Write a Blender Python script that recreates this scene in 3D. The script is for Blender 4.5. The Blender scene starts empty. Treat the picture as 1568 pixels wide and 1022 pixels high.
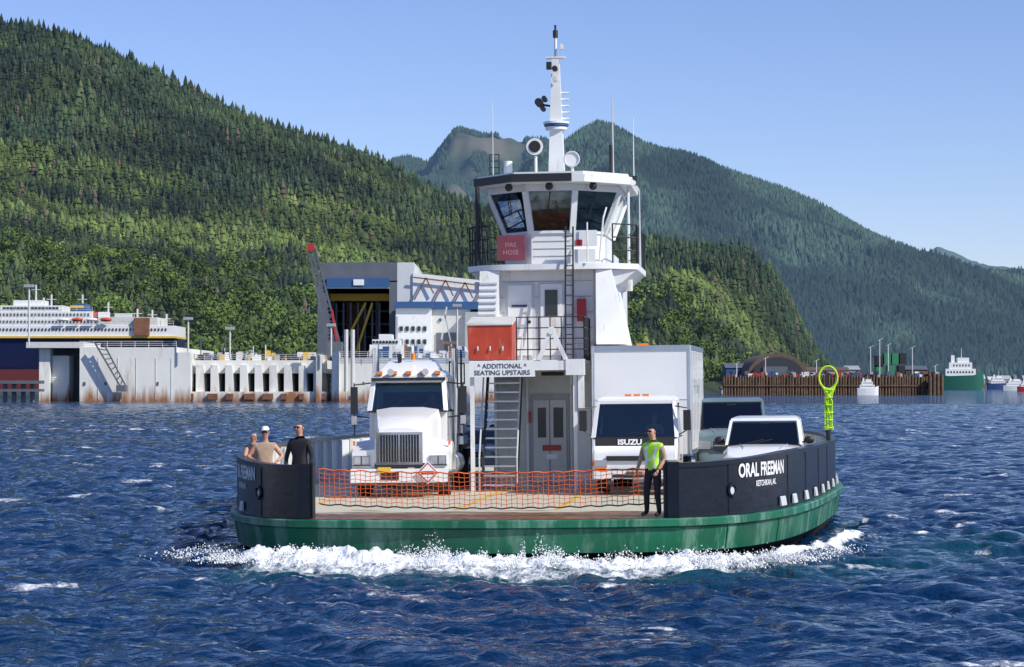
import bpy, math, random
import numpy as np
from mathutils import Vector, Matrix
random.seed(4); rng=np.random.default_rng(7)
R=math.radians
scene=bpy.context.scene
# ------------------------------------------------------------------ materials
def M(name,col,rough=.5,metal=0.,var=.12,scale=2.,bump=0.,dirt=None,dirt_amt=.35,spec=.5,coat=0.):
    m=bpy.data.materials.new(name); m.use_nodes=True
    nt=m.node_tree; N=nt.nodes; L=nt.links
    b=N['Principled BSDF']; b.inputs['Roughness'].default_value=rough; b.inputs['Metallic'].default_value=metal
    b.inputs['Specular IOR Level'].default_value=spec
    b.inputs['Coat Weight'].default_value=coat
    tc=N.new('ShaderNodeTexCoord')
    no=N.new('ShaderNodeTexNoise'); no.inputs['Scale'].default_value=scale; no.inputs['Detail'].default_value=7
    L.new(tc.outputs['Object'],no.inputs['Vector'])
    r=N.new('ShaderNodeValToRGB')
    r.color_ramp.elements[0].position=.3; r.color_ramp.elements[1].position=.7
    r.color_ramp.elements[0].color=[c*(1-var) for c in col]+[1]
    r.color_ramp.elements[1].color=[min(1,c*(1+var)) for c in col]+[1]
    L.new(no.outputs['Fac'],r.inputs['Fac']); out=r.outputs['Color']
    if dirt:
        mp=N.new('ShaderNodeMapping'); mp.inputs['Scale'].default_value=(1,1,.18)
        L.new(tc.outputs['Object'],mp.inputs['Vector'])
        n2=N.new('ShaderNodeTexNoise'); n2.inputs['Scale'].default_value=scale*2.3; n2.inputs['Detail'].default_value=9; n2.inputs['Roughness'].default_value=.7
        L.new(mp.outputs['Vector'],n2.inputs['Vector'])
        r2=N.new('ShaderNodeValToRGB'); r2.color_ramp.elements[0].position=1-dirt_amt-.1; r2.color_ramp.elements[1].position=1-dirt_amt+.12
        L.new(n2.outputs['Fac'],r2.inputs['Fac'])
        mx=N.new('ShaderNodeMixRGB'); mx.inputs['Color2'].default_value=(*dirt,1)
        L.new(r2.outputs['Color'],mx.inputs['Fac']); L.new(out,mx.inputs['Color1']); out=mx.outputs['Color']
    L.new(out,b.inputs['Base Color'])
    if bump:
        bp=N.new('ShaderNodeBump'); bp.inputs['Strength'].default_value=bump; bp.inputs['Distance'].default_value=.02
        n3=N.new('ShaderNodeTexNoise'); n3.inputs['Scale'].default_value=scale*4; n3.inputs['Detail'].default_value=4
        L.new(tc.outputs['Object'],n3.inputs['Vector']); L.new(n3.outputs['Fac'],bp.inputs['Height']); L.new(bp.outputs['Normal'],b.inputs['Normal'])
    return m
white=M('white_paint',(.76,.77,.76),.38,var=.05,dirt=(.40,.30,.2),dirt_amt=.32,scale=1.6)
vwhite=M('vehicle_white',(.82,.82,.81),.22,var=.03,coat=.5,dirt=(.5,.47,.42),dirt_amt=.29,scale=1.2)
offw=M('offwhite',(.6,.6,.57),.5,var=.1,dirt=(.3,.24,.18),dirt_amt=.33)
grey=M('grey_paint',(.36,.38,.39),.5)
lgrey=M('light_grey_paint',(.56,.58,.59),.45,var=.05,dirt=(.33,.27,.2),dirt_amt=.31)
dark=M('dark_metal',(.02,.021,.023),.5)
black=M('black_rubber',(.015,.015,.016),.75)
navy=M('navy_hull_paint',(.005,.008,.016),.3,var=.3,scale=1.2,dirt=(.04,.045,.055),dirt_amt=.27,bump=.35,spec=.4)
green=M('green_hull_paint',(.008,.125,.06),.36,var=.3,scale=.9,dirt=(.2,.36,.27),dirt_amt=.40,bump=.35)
under=M('hull_bottom',(.012,.012,.012),.6)
chrome=M('chrome',(.75,.76,.78),.15,1.,var=.05)
alu=M('aluminium',(.6,.62,.65),.3,.9,var=.1)
orange=M('orange_paint',(.5,.06,.03),.45,var=.15,dirt=(.62,.2,.12),dirt_amt=.36)
redp=M('red_paint',(.42,.03,.03),.4)
maroon=M('maroon_box',(.2,.045,.07),.55,var=.25)
netm=M('net_orange',(.75,.13,.03),.7)
neon=M('neon_vest',(.45,.85,.04),.6,var=.1,scale=8)
neonrope=M('neon_rope',(.5,.8,.03),.6)
silver=M('reflective_tape',(.7,.7,.7),.4)
amber=M('amber_lens',(.8,.22,.02),.2)
yellow=M('yellow_paint',(.7,.45,.04),.5)
lettering=M('white_lettering',(.8,.8,.8),.5,var=.02)
redlett=M('red_lettering',(.6,.08,.06),.5)
pinklett=M('faded_lettering',(.5,.25,.27),.5)
dlett=M('dark_lettering',(.04,.06,.12),.5)
skin=M('skin',(.5,.27,.18),.55,var=.1,scale=15)
hairb=M('hair_dark',(.04,.025,.015),.7)
blackc=M('black_cloth',(.015,.015,.02),.85)
navyc=M('navy_cloth',(.02,.03,.06),.85)
tanc=M('tan_cloth',(.38,.27,.19),.85,scale=10)
bluec=M('blue_cloth',(.05,.1,.25),.85)
wood=M('brown_wood',(.12,.075,.045),.85,var=.35,scale=.6)
wbrown=M('rust_brown',(.2,.09,.05),.8,var=.3,scale=.5)
hutm=M('weathered_brown_roof',(.12,.08,.06),.8,var=.3,scale=.5)
blueb=M('blue_cladding',(.03,.09,.22),.5)
cgreen=M('container_green',(.03,.2,.1),.5)
inter=M('dark_interior',(.03,.035,.045),.8)
steelg=M('steel_grey',(.10,.115,.14),.6,scale=.3)
bottomred=M('antifouling_red',(.12,.02,.02),.7)
headl=M('headlamp',(.6,.62,.65),.08,.6)
def glassmat(name,tint,tr=.5):
    m=bpy.data.materials.new(name); m.use_nodes=True; nt=m.node_tree; N=nt.nodes; L=nt.links
    N.remove(N['Principled BSDF']); o=N['Material Output']
    t=N.new('ShaderNodeBsdfTransparent'); t.inputs[0].default_value=(*tint,1)
    g=N.new('ShaderNodeBsdfGlossy'); g.inputs['Roughness'].default_value=.03; g.inputs[0].default_value=(.9,.95,1,1)
    lw=N.new('ShaderNodeFresnel'); lw.inputs[0].default_value=1.5
    ad=N.new('ShaderNodeMath'); ad.operation='ADD'; ad.inputs[1].default_value=.05
    mx=N.new('ShaderNodeMixShader'); L.new(lw.outputs[0],ad.inputs[0]); L.new(ad.outputs[0],mx.inputs[0]); L.new(t.outputs[0],mx.inputs[1]); L.new(g.outputs[0],mx.inputs[2]); L.new(mx.outputs[0],o.inputs[0])
    return m
glass=glassmat('window_glass',(.36,.54,.50))
vglass=glassmat('vehicle_glass',(.62,.74,.72))
dglass=M('dark_window',(.02,.03,.035),.08,var=.2)
def dockmat():
    m=M('dock_wall_paint',(.72,.72,.67),.7,var=.08,scale=.15,dirt=(.45,.4,.33),dirt_amt=.36)
    nt=m.node_tree;N=nt.nodes;L=nt.links;b=N['Principled BSDF']
    prev=b.inputs['Base Color'].links[0].from_socket
    g=N.new('ShaderNodeNewGeometry'); s=N.new('ShaderNodeSeparateXYZ'); L.new(g.outputs['Position'],s.inputs[0])
    mr=N.new('ShaderNodeMapRange'); mr.inputs[1].default_value=0.; mr.inputs[2].default_value=5.; mr.inputs[3].default_value=.42; mr.inputs[4].default_value=0
    L.new(s.outputs['Z'],mr.inputs[0])
    mp=N.new('ShaderNodeMapping'); mp.inputs['Scale'].default_value=(1,1,.12); L.new(g.outputs['Position'],mp.inputs[0])
    n=N.new('ShaderNodeTexNoise'); n.inputs['Scale'].default_value=.5; n.inputs['Detail'].default_value=8; L.new(mp.outputs[0],n.inputs['Vector'])
    a=N.new('ShaderNodeMath'); a.operation='ADD'; L.new(mr.outputs[0],a.inputs[0]); L.new(n.outputs['Fac'],a.inputs[1])
    r=N.new('ShaderNodeValToRGB'); r.color_ramp.elements[0].position=.7; r.color_ramp.elements[1].position=.92
    L.new(a.outputs[0],r.inputs[0])
    mx=N.new('ShaderNodeMixRGB'); mx.inputs[2].default_value=(.3,.13,.05,1); L.new(r.outputs[0],mx.inputs[0]); L.new(prev,mx.inputs[1]); L.new(mx.outputs[0],b.inputs['Base Color'])
    return m
dockw=dockmat()
def deckmat():
    m=bpy.data.materials.new('deck_paint'); m.use_nodes=True; nt=m.node_tree;N=nt.nodes;L=nt.links;b=N['Principled BSDF']
    tc=N.new('ShaderNodeTexCoord'); s=N.new('ShaderNodeSeparateXYZ'); L.new(tc.outputs['Object'],s.inputs[0])
    n=N.new('ShaderNodeTexNoise'); n.inputs['Scale'].default_value=1.1; n.inputs['Detail'].default_value=8
    mp=N.new('ShaderNodeMapping'); mp.inputs['Scale'].default_value=(.5,1.6,1); L.new(tc.outputs['Object'],mp.inputs[0]); L.new(mp.outputs[0],n.inputs['Vector'])
    mr=N.new('ShaderNodeMapRange'); mr.inputs[1].default_value=0.; mr.inputs[2].default_value=3.6; mr.inputs[3].default_value=.5; mr.inputs[4].default_value=-.2
    L.new(s.outputs['Y'],mr.inputs[0])
    a=N.new('ShaderNodeMath'); a.operation='ADD'; L.new(mr.outputs[0],a.inputs[0]); L.new(n.outputs['Fac'],a.inputs[1])
    r=N.new('ShaderNodeValToRGB'); r.color_ramp.elements[0].position=.50; r.color_ramp.elements[1].position=.62; L.new(a.outputs[0],r.inputs[0])
    n2=N.new('ShaderNodeTexNoise'); n2.inputs['Scale'].default_value=5; n2.inputs['Detail'].default_value=8; L.new(tc.outputs['Object'],n2.inputs['Vector'])
    c1=N.new('ShaderNodeValToRGB'); c1.color_ramp.elements[0].color=(.46,.43,.31,1); c1.color_ramp.elements[1].color=(.64,.60,.47,1); L.new(n2.outputs['Fac'],c1.inputs[0])
    c2=N.new('ShaderNodeValToRGB'); c2.color_ramp.elements[0].position=.35; c2.color_ramp.elements[1].position=.65; c2.color_ramp.elements[0].color=(.09,.035,.012,1); c2.color_ramp.elements[1].color=(.30,.15,.065,1); L.new(n2.outputs['Fac'],c2.inputs[0])
    mx=N.new('ShaderNodeMixRGB'); L.new(r.outputs[0],mx.inputs[0]); L.new(c1.outputs[0],mx.inputs[1]); L.new(c2.outputs[0],mx.inputs[2]); L.new(mx.outputs[0],b.inputs['Base Color'])
    r3=N.new('ShaderNodeMapRange'); r3.inputs[3].default_value=.65; r3.inputs[4].default_value=.42; L.new(r.outputs[0],r3.inputs[0]); L.new(r3.outputs[0],b.inputs['Roughness']); b.inputs['Specular IOR Level'].default_value=.35
    return m
deckm=deckmat()
# ------------------------------------------------------------------ mesh builder
class MB:
    def __init__(s): s.v=[];s.f=[];s.m=[];s.mats=[]
    def mi(s,mat):
        if mat not in s.mats: s.mats.append(mat)
        return s.mats.index(mat)
    def add(s,vs,fs,mat,T=None):
        o=len(s.v)
        for p in vs:
            p=Vector(p); s.v.append(tuple(T@p) if T else tuple(p))
        i=s.mi(mat)
        for f in fs: s.f.append([o+k for k in f]); s.m.append(i)
    def box(s,x0,x1,y0,y1,z0,z1,mat,T=None):
        vs=[(x,y,z) for z in(z0,z1) for y in(y0,y1) for x in(x0,x1)]
        s.add(vs,[(0,2,3,1),(4,5,7,6),(0,1,5,4),(2,6,7,3),(0,4,6,2),(1,3,7,5)],mat,T)
    def beam(s,p1,p2,w,h,mat):
        p1=Vector(p1);p2=Vector(p2);d=p2-p1;l=d.length
        if l<1e-6:return
        q=d.to_track_quat('Y','Z').to_matrix().to_4x4()
        s.box(-w/2,w/2,0,l,-h/2,h/2,mat,Matrix.Translation(p1)@q)
    def cyl(s,p1,p2,r,mat,n=10,r2=None):
        p1=Vector(p1);p2=Vector(p2);d=p2-p1
        if r2 is None:r2=r
        q=d.to_track_quat('Z','Y'); vs=[]
        for p,rr in((p1,r),(p2,r2)):
            for i in range(n):
                a=2*math.pi*i/n; vs.append(p+q@Vector((rr*math.cos(a),rr*math.sin(a),0)))
        fs=[(i,(i+1)%n,n+(i+1)%n,n+i) for i in range(n)]+[tuple(range(n))[::-1],tuple(range(n,2*n))]
        s.add(vs,fs,mat)
    def sph(s,c,r,mat,n=12,sc=(1,1,1)):
        vs=[];fs=[];m=n//2
        for j in range(m+1):
            t=math.pi*j/m
            for i in range(n):
                a=2*math.pi*i/n; vs.append((c[0]+r*sc[0]*math.sin(t)*math.cos(a),c[1]+r*sc[1]*math.sin(t)*math.sin(a),c[2]+r*sc[2]*math.cos(t)))
        for j in range(m):
            for i in range(n): fs.append((j*n+i,(j+1)*n+i,(j+1)*n+(i+1)%n,j*n+(i+1)%n))
        s.add(vs,fs,mat)
    def tube(s,pts,r,mat,n=6):
        for a,b in zip(pts[:-1],pts[1:]): s.cyl(a,b,r,mat,n)
    def torus(s,c,R_,r,mat,q=None,n=20,k=8):
        vs=[];fs=[]
        for i in range(n):
            a=2*math.pi*i/n
            for j in range(k):
                b=2*math.pi*j/k; p=Vector(((R_+r*math.cos(b))*math.cos(a),(R_+r*math.cos(b))*math.sin(a),r*math.sin(b)))
                if q:p=q@p
                vs.append(p+Vector(c))
        for i in range(n):
            for j in range(k): fs.append((i*k+j,((i+1)%n)*k+j,((i+1)%n)*k+(j+1)%k,i*k+(j+1)%k))
        s.add(vs,fs,mat)
    def loft(s,secs,mat,cap=True):
        n=len(secs[0]); vs=[p for q in secs for p in q]; fs=[]
        for j in range(len(secs)-1):
            for i in range(n): fs.append((j*n+i,j*n+(i+1)%n,(j+1)*n+(i+1)%n,(j+1)*n+i))
        if cap: fs.append(tuple(range(n))[::-1]); fs.append(tuple(range((len(secs)-1)*n,len(secs)*n)))
        s.add(vs,fs,mat)
    def prism(s,poly,z0,z1,mat,poly2=None):
        p2=poly2 or poly
        s.loft([[(x,y,z0) for x,y in poly],[(x,y,z1) for x,y in p2]],mat)
    def panel(s,ps,mat,th=.02):
        ps=[Vector(p) for p in ps]; n=(ps[1]-ps[0]).cross(ps[2]-ps[0]).normalized()*th/2
        s.loft([[p-n for p in ps],[p+n for p in ps]],mat)
    def wheel(s,c,r,w,hub=None,dual=False):
        x,y,z=c
        s.cyl((x-w/2,y,z),(x+w/2,y,z),r,black,24)
        for sx in(-1,1):
            s.cyl((x+sx*(w/2-.01),y,z),(x+sx*(w/2+.012),y,z),r*.6,hub or alu,18)
            s.cyl((x+sx*(w/2),y,z),(x+sx*(w/2+.05),y,z),r*.2,dark,10)
    def build(s,name,T=None,parent=None,bevel=0,smooth=True,ang=35):
        me=bpy.data.meshes.new(name); me.from_pydata(s.v,[],s.f)
        for m in s.mats: me.materials.append(m)
        me.polygons.foreach_set('material_index',s.m); me.validate()
        import bmesh
        b=bmesh.new(); b.from_mesh(me); bmesh.ops.recalc_face_normals(b,faces=b.faces); b.to_mesh(me); b.free()
        if smooth:
            me.polygons.foreach_set('use_smooth',[True]*len(me.polygons)); me.set_sharp_from_angle(angle=R(ang))
        o=bpy.data.objects.new(name,me); scene.collection.objects.link(o)
        if parent: o.parent=parent
        if T is not None:
            if parent: o.matrix_basis=T
            else: o.matrix_world=T
        if bevel:
            bm=o.modifiers.new('bev','BEVEL'); bm.width=bevel; bm.segments=2; bm.limit_method='ANGLE'; bm.angle_limit=R(40)
        return o
def text_geo(body,size,align='LEFT',bold=.0):
    cu=bpy.data.curves.new('t','FONT'); cu.body=body; cu.size=size; cu.align_x=align; cu.offset=bold; cu.resolution_u=3
    o=bpy.data.objects.new('t',cu); scene.collection.objects.link(o)
    dg=bpy.context.evaluated_depsgraph_get(); dg.update(); me=o.evaluated_get(dg).to_mesh()
    vs=[tuple(v.co) for v in me.vertices]; fs=[tuple(p.vertices) for p in me.polygons]
    o.evaluated_get(dg).to_mesh_clear(); bpy.data.objects.remove(o); return vs,fs
def add_text(mb,body,size,org,xd,yd,mat,align='CENTER',bold=0,sx=1):
    vs,fs=text_geo(body,size,align,bold); org=Vector(org);xd=Vector(xd);yd=Vector(yd)
    mb.add([org+xd*(v[0]*sx)+yd*v[1] for v in vs],fs,mat)
def rail(mb,pts,z0,h,mat,n=3,sp=.9,r=.02):
    for k in range(n):
        z=z0+h*(k+1)/n
        mb.tube([(p[0],p[1],z) for p in pts],r,mat)
    for a,b in zip(pts[:-1],pts[1:]):
        l=math.dist(a,b); c=max(1,int(l/sp))
        for i in range(c+1):
            x=a[0]+(b[0]-a[0])*i/c;y=a[1]+(b[1]-a[1])*i/c
            mb.cyl((x,y,z0),(x,y,z0+h),r,mat,6)
def fast_mesh(name,verts,faces,mat,col=None,smooth=False,cname='col'):
    me=bpy.data.meshes.new(name); k=faces.shape[1]
    me.vertices.add(len(verts)); me.vertices.foreach_set('co',verts.astype(np.float32).ravel())
    me.loops.add(faces.size); me.loops.foreach_set('vertex_index',faces.astype(np.int32).ravel())
    me.polygons.add(len(faces)); me.polygons.foreach_set('loop_start',np.arange(0,faces.size,k,dtype=np.int32))
    if smooth: me.polygons.foreach_set('use_smooth',np.ones(len(faces),dtype=bool))
    me.update(calc_edges=True)
    if col is not None:
        a=me.attributes.new(cname,'FLOAT_COLOR','POINT'); a.data.foreach_set('color',col.astype(np.float32).ravel())
    me.materials.append(mat); o=bpy.data.objects.new(name,me); scene.collection.objects.link(o); return o
def h2(ix,iy,seed):
    n=(ix.astype(np.int64)*374761393+iy.astype(np.int64)*668265263+seed*1442695041)&0x7fffffff
    n=((n^(n>>13))*1274126177)&0x7fffffff
    return ((n^(n>>16))&0xffff)/65535.
def vn(x,y,seed=0):
    ix=np.floor(x);iy=np.floor(y);fx=x-ix;fy=y-iy;fx=fx*fx*(3-2*fx);fy=fy*fy*(3-2*fy)
    a=h2(ix,iy,seed);b=h2(ix+1,iy,seed);c=h2(ix,iy+1,seed);d=h2(ix+1,iy+1,seed)
    return (a+(b-a)*fx)*(1-fy)+(c+(d-c)*fx)*fy
def fbm(x,y,seed=0,o=5):
    s=0;a=.5
    for i in range(o): s=s+a*vn(x*2**i,y*2**i,seed+i*17); a*=.5
    return s
def ss(a,b,x):
    t=np.clip((x-a)/(b-a),0,1); return t*t*(3-2*t)
F=3330.; CX=784.; HY=590.; CH=3.6
# ------------------------------------------------------------------ world, sun, camera
AZ=34; EL=41
SD=Vector((math.cos(R(AZ))*math.cos(R(EL)),-math.sin(R(AZ))*math.cos(R(EL)),math.sin(R(EL))))
w=bpy.data.worlds.new('World'); scene.world=w; w.use_nodes=True
sk=w.node_tree.nodes.new('ShaderNodeTexSky'); sk.sky_type='NISHITA'; sk.sun_disc=False; sk.sun_elevation=R(EL); sk.sun_rotation=R(90+AZ)
sk.air_density=1.0; sk.dust_density=0.; sk.ozone_density=5.5
bg=w.node_tree.nodes['Background']; bg.inputs[1].default_value=.125
tn=w.node_tree.nodes.new('ShaderNodeMixRGB'); tn.blend_type='MULTIPLY'; tn.inputs[0].default_value=1; tn.inputs[2].default_value=(1.06,.97,1.14,1)
w.node_tree.links.new(sk.outputs[0],tn.inputs[1]); w.node_tree.links.new(tn.outputs[0],bg.inputs[0])
sl=bpy.data.lights.new('sun','SUN'); sl.energy=5.0; sl.angle=R(.5); sl.color=(1,.95,.86)
so=bpy.data.objects.new('sun',sl); scene.collection.objects.link(so); so.rotation_euler=SD.to_track_quat('Z','Y').to_euler(); so.location=(50,-50,80)
cam=bpy.data.cameras.new('camera'); cam.lens=F/1568*36; cam.sensor_width=36; cam.clip_end=60000; cam.clip_start=.5
co=bpy.data.objects.new('camera',cam); scene.collection.objects.link(co); co.location=(0,0,CH); co.rotation_euler=(R(90)+math.atan(79/F),0,0); scene.camera=co
scene.view_settings.view_transform='Standard'; scene.view_settings.look='None'; scene.view_settings.exposure=0
# ------------------------------------------------------------------ terrain
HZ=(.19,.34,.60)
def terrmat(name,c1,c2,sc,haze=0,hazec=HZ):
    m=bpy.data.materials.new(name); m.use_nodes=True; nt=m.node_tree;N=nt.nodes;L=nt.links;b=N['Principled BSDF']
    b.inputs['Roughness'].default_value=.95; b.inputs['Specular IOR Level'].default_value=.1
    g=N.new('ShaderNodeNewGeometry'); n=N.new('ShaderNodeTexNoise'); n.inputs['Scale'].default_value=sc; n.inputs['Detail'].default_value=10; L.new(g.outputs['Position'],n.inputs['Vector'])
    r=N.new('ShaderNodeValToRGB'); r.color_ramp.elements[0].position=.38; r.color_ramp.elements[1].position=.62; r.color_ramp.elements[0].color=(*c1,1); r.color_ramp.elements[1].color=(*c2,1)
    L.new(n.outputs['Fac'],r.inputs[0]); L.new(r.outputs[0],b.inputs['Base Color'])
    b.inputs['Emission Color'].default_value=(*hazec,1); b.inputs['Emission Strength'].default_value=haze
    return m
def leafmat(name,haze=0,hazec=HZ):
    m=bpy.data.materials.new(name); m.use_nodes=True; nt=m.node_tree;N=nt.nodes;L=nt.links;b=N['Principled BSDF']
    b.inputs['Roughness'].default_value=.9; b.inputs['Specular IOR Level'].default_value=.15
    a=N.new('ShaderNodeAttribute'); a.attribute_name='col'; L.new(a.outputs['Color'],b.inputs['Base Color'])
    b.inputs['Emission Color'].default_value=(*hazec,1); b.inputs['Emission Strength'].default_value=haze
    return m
def prof(pts,Yr,dz=0):
    X=np.array([(p[0]-CX)*Yr/F for p in pts]); Z=np.array([CH+(HY-p[1])*Yr/F-dz for p in pts])
    return X,Z
hillX,hillZ=prof([(-700,-60),(-300,-40),(0,34),(100,52),(200,95),(300,143),(400,190),(480,215),(560,240),(640,282),(720,318),(800,340),(900,362),(1000,374),(1060,385),(1110,405),(1150,435),(1180,472),(1215,500),(1260,528),(1310,560),(1400,620)],2600,9)
def hill(X,Y):
    Rr=np.interp(X,hillX,hillZ)
    t=np.clip((Y-850)/1750,0,1.); back=ss(2600,3600,Y)
    f=np.where(Y<2600,t**.95,1-.6*back)
    lim=np.interp(Y,[600,850,2600,4000],[-5,95,420,600])
    msk=ss(0,90,lim-X)
    g=fbm(X/420.+3,Y/520.,5)-.5
    g2=fbm(X/90.+3,Y/110.,9)-.5
    h=4+ (Rr*f)*(1+.6*g*4*t*(1-t)) + g2*38*np.minimum(1,t*6)*np.minimum(1,(1-t)*5)*(Y<2600)
    return h*msk-6*(1-msk)
def hz(x,y): return float(hill(np.array([float(x)]),np.array([float(y)]))[0])
def grid(fn,x0,x1,nx,y0,y1,ny,name,mat):
    xs=np.linspace(x0,x1,nx);ys=np.linspace(y0,y1,ny);X,Y=np.meshgrid(xs,ys);Z=fn(X,Y)
    v=np.stack([X,Y,Z],-1).reshape(-1,3); i=np.arange(nx*ny).reshape(ny,nx)
    f=np.stack([i[:-1,:-1],i[:-1,1:],i[1:,1:],i[1:,:-1]],-1).reshape(-1,4)
    return fast_mesh(name,v,f,mat,smooth=True)
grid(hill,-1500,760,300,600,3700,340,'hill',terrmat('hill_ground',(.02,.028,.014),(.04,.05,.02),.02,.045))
def ctemplate(tiers,n,seed):
    r=np.random.default_rng(seed); V=[];Fc=[]
    for k in range(tiers):
        z0=.08+.92*k/tiers*.85; z1=min(1,z0+1.15/tiers) if k<tiers-1 else 1.
        rad=.2*(1-z0)**.8+.015; o=len(V); V.append((0,0,z1))
        for i in range(n):
            a=2*math.pi*(i+.5*k)/n; q=rad*(.75+.5*r.random()); V.append((q*math.cos(a),q*math.sin(a),z0-.05*r.random()))
        for i in range(n): Fc.append((o,o+1+i,o+1+(i+1)%n))
    return np.array(V),np.array(Fc)
def scatter(name,P,H,Wd,col,mat,tiers,n):
    nt_=4; out_v=[];out_f=[];out_c=[];o=0
    idx=rng.integers(0,nt_,len(P))
    for k in range(nt_):
        T,Fc=ctemplate(tiers,n,k+20); s=idx==k; p=P[s]; h=H[s]; ww=Wd[s]; c=col[s]; m=len(p)
        a=rng.random(m)*6.28; ca,sa=np.cos(a),np.sin(a)
        lx=rng.normal(0,.03,m)
        x=(T[None,:,0]*ca[:,None]-T[None,:,1]*sa[:,None])*(h*ww)[:,None]+ (T[None,:,2]*lx[:,None])*h[:,None]
        y=(T[None,:,0]*sa[:,None]+T[None,:,1]*ca[:,None])*(h*ww)[:,None]
        z=T[None,:,2]*h[:,None]
        v=np.stack([x+p[:,0:1],y+p[:,1:2],z+p[:,2:3]],-1).reshape(-1,3)
        f=(Fc[None]+(np.arange(m)*len(T))[:,None,None]).reshape(-1,3)+o
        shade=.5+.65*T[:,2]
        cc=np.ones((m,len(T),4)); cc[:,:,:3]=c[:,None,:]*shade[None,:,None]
        out_v.append(v);out_f.append(f);out_c.append(cc.reshape(-1,4)); o+=len(v)
    return fast_mesh(name,np.concatenate(out_v),np.concatenate(out_f),mat,np.concatenate(out_c))
n=98000
Y=900+1800*rng.random(n)**.85; halfw=Y*.30; X=(rng.random(n)*2-1)*halfw
Z=hill(X,Y); k=Z>5; X,Y,Z=X[k],Y[k],Z[k]
patch=fbm(X/150,Y/260+Z/110,33); patch2=fbm(X/45,Y/60,41); patch3=fbm(X/75+5,Y/120,57)
tfac=np.clip((Y-900)/1700,0,1)
young=np.clip(ss(.50,.60,patch+.06*(1-tfac)-.02)*ss(1.0,.3,tfac)+.8*ss(.16,.04,tfac),0,1)
H=np.where(rng.random(len(X))<.12,14,8.5)*(.6+.8*rng.random(len(X)))*(1-.3*young)*(.72+.5*tfac)
Wd=(.8+.5*rng.random(len(X)))*(1+.7*young)
dk=np.array([.024,.040,.021]);lt=np.array([.085,.12,.030])
C=dk+(lt-dk)*(young*.85+.25*ss(.45,.65,patch2))[:,None]
C=C*(.55+1.0*rng.random(len(X)))[:,None]*(.75+.6*ss(.38,.62,patch3))[:,None]
rb=rng.random(len(X)); C[rb<.025]=np.array([.11,.09,.06]); C[(rb>.025)&(rb<.06)]*=np.array([1.7,1.35,1.2])
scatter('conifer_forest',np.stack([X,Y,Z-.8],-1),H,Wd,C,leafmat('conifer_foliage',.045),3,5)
def mount(pts,Yr,Y0,Y1,sd,amp=.5,dz=8):
    PX,PZ=prof(pts,Yr,dz)
    def fn(X,Y):
        Rr=np.interp(X,PX,PZ); t=np.clip((Y-Y0)/(Yr-Y0),0,1); b=ss(Yr,Y1,Y)
        f=np.where(Y<Yr,t**.9,1-.7*b)
        g=1-np.abs(2*fbm(X/700.+sd,Y/1300.,sd)-1)*1.6; g2=fbm(X/240.,Y/300.,sd+3)-.5
        rough=np.minimum(1,(1-t)*5)*(Y<Yr)
        return Rr*f*(1+amp*(g-.55)*4*t*(1-t)*rough)+g2*130*np.minimum(1,t*4)*rough-4
    return fn
mB=mount([(500,420),(640,400),(760,300),(815,238),(860,218),(885,200),(915,184),(940,190),(985,217),(1040,237),(1100,255),(1200,287),(1260,313),(1300,338),(1345,371),(1400,398),(1450,425),(1568,470),(1800,560),(2000,600)],5600,3300,7500,3,.45)
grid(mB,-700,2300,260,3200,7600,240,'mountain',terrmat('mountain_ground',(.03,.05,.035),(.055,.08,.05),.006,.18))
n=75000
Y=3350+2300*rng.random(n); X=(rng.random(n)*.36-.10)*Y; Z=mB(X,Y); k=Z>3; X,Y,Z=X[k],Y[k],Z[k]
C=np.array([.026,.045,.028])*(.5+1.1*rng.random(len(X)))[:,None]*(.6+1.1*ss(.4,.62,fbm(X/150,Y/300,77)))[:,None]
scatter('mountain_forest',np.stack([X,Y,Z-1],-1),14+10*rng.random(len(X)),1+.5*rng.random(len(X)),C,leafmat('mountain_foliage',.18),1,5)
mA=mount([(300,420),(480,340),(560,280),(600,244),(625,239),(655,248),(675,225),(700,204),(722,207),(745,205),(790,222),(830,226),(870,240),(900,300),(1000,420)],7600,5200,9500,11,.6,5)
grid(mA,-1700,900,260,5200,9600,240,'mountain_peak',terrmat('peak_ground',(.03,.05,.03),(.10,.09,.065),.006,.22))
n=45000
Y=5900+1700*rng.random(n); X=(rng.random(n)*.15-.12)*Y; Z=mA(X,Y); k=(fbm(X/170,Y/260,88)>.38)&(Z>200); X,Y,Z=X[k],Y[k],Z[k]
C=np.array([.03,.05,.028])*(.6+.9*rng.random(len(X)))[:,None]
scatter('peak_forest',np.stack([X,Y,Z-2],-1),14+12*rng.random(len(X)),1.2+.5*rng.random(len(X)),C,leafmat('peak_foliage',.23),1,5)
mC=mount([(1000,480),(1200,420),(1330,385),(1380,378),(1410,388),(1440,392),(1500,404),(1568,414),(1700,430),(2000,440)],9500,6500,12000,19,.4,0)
grid(mC,900,4600,200,6400,12000,160,'distant_mountain',terrmat('distant_ground',(.04,.065,.055),(.06,.085,.06),.003,.34))
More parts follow.
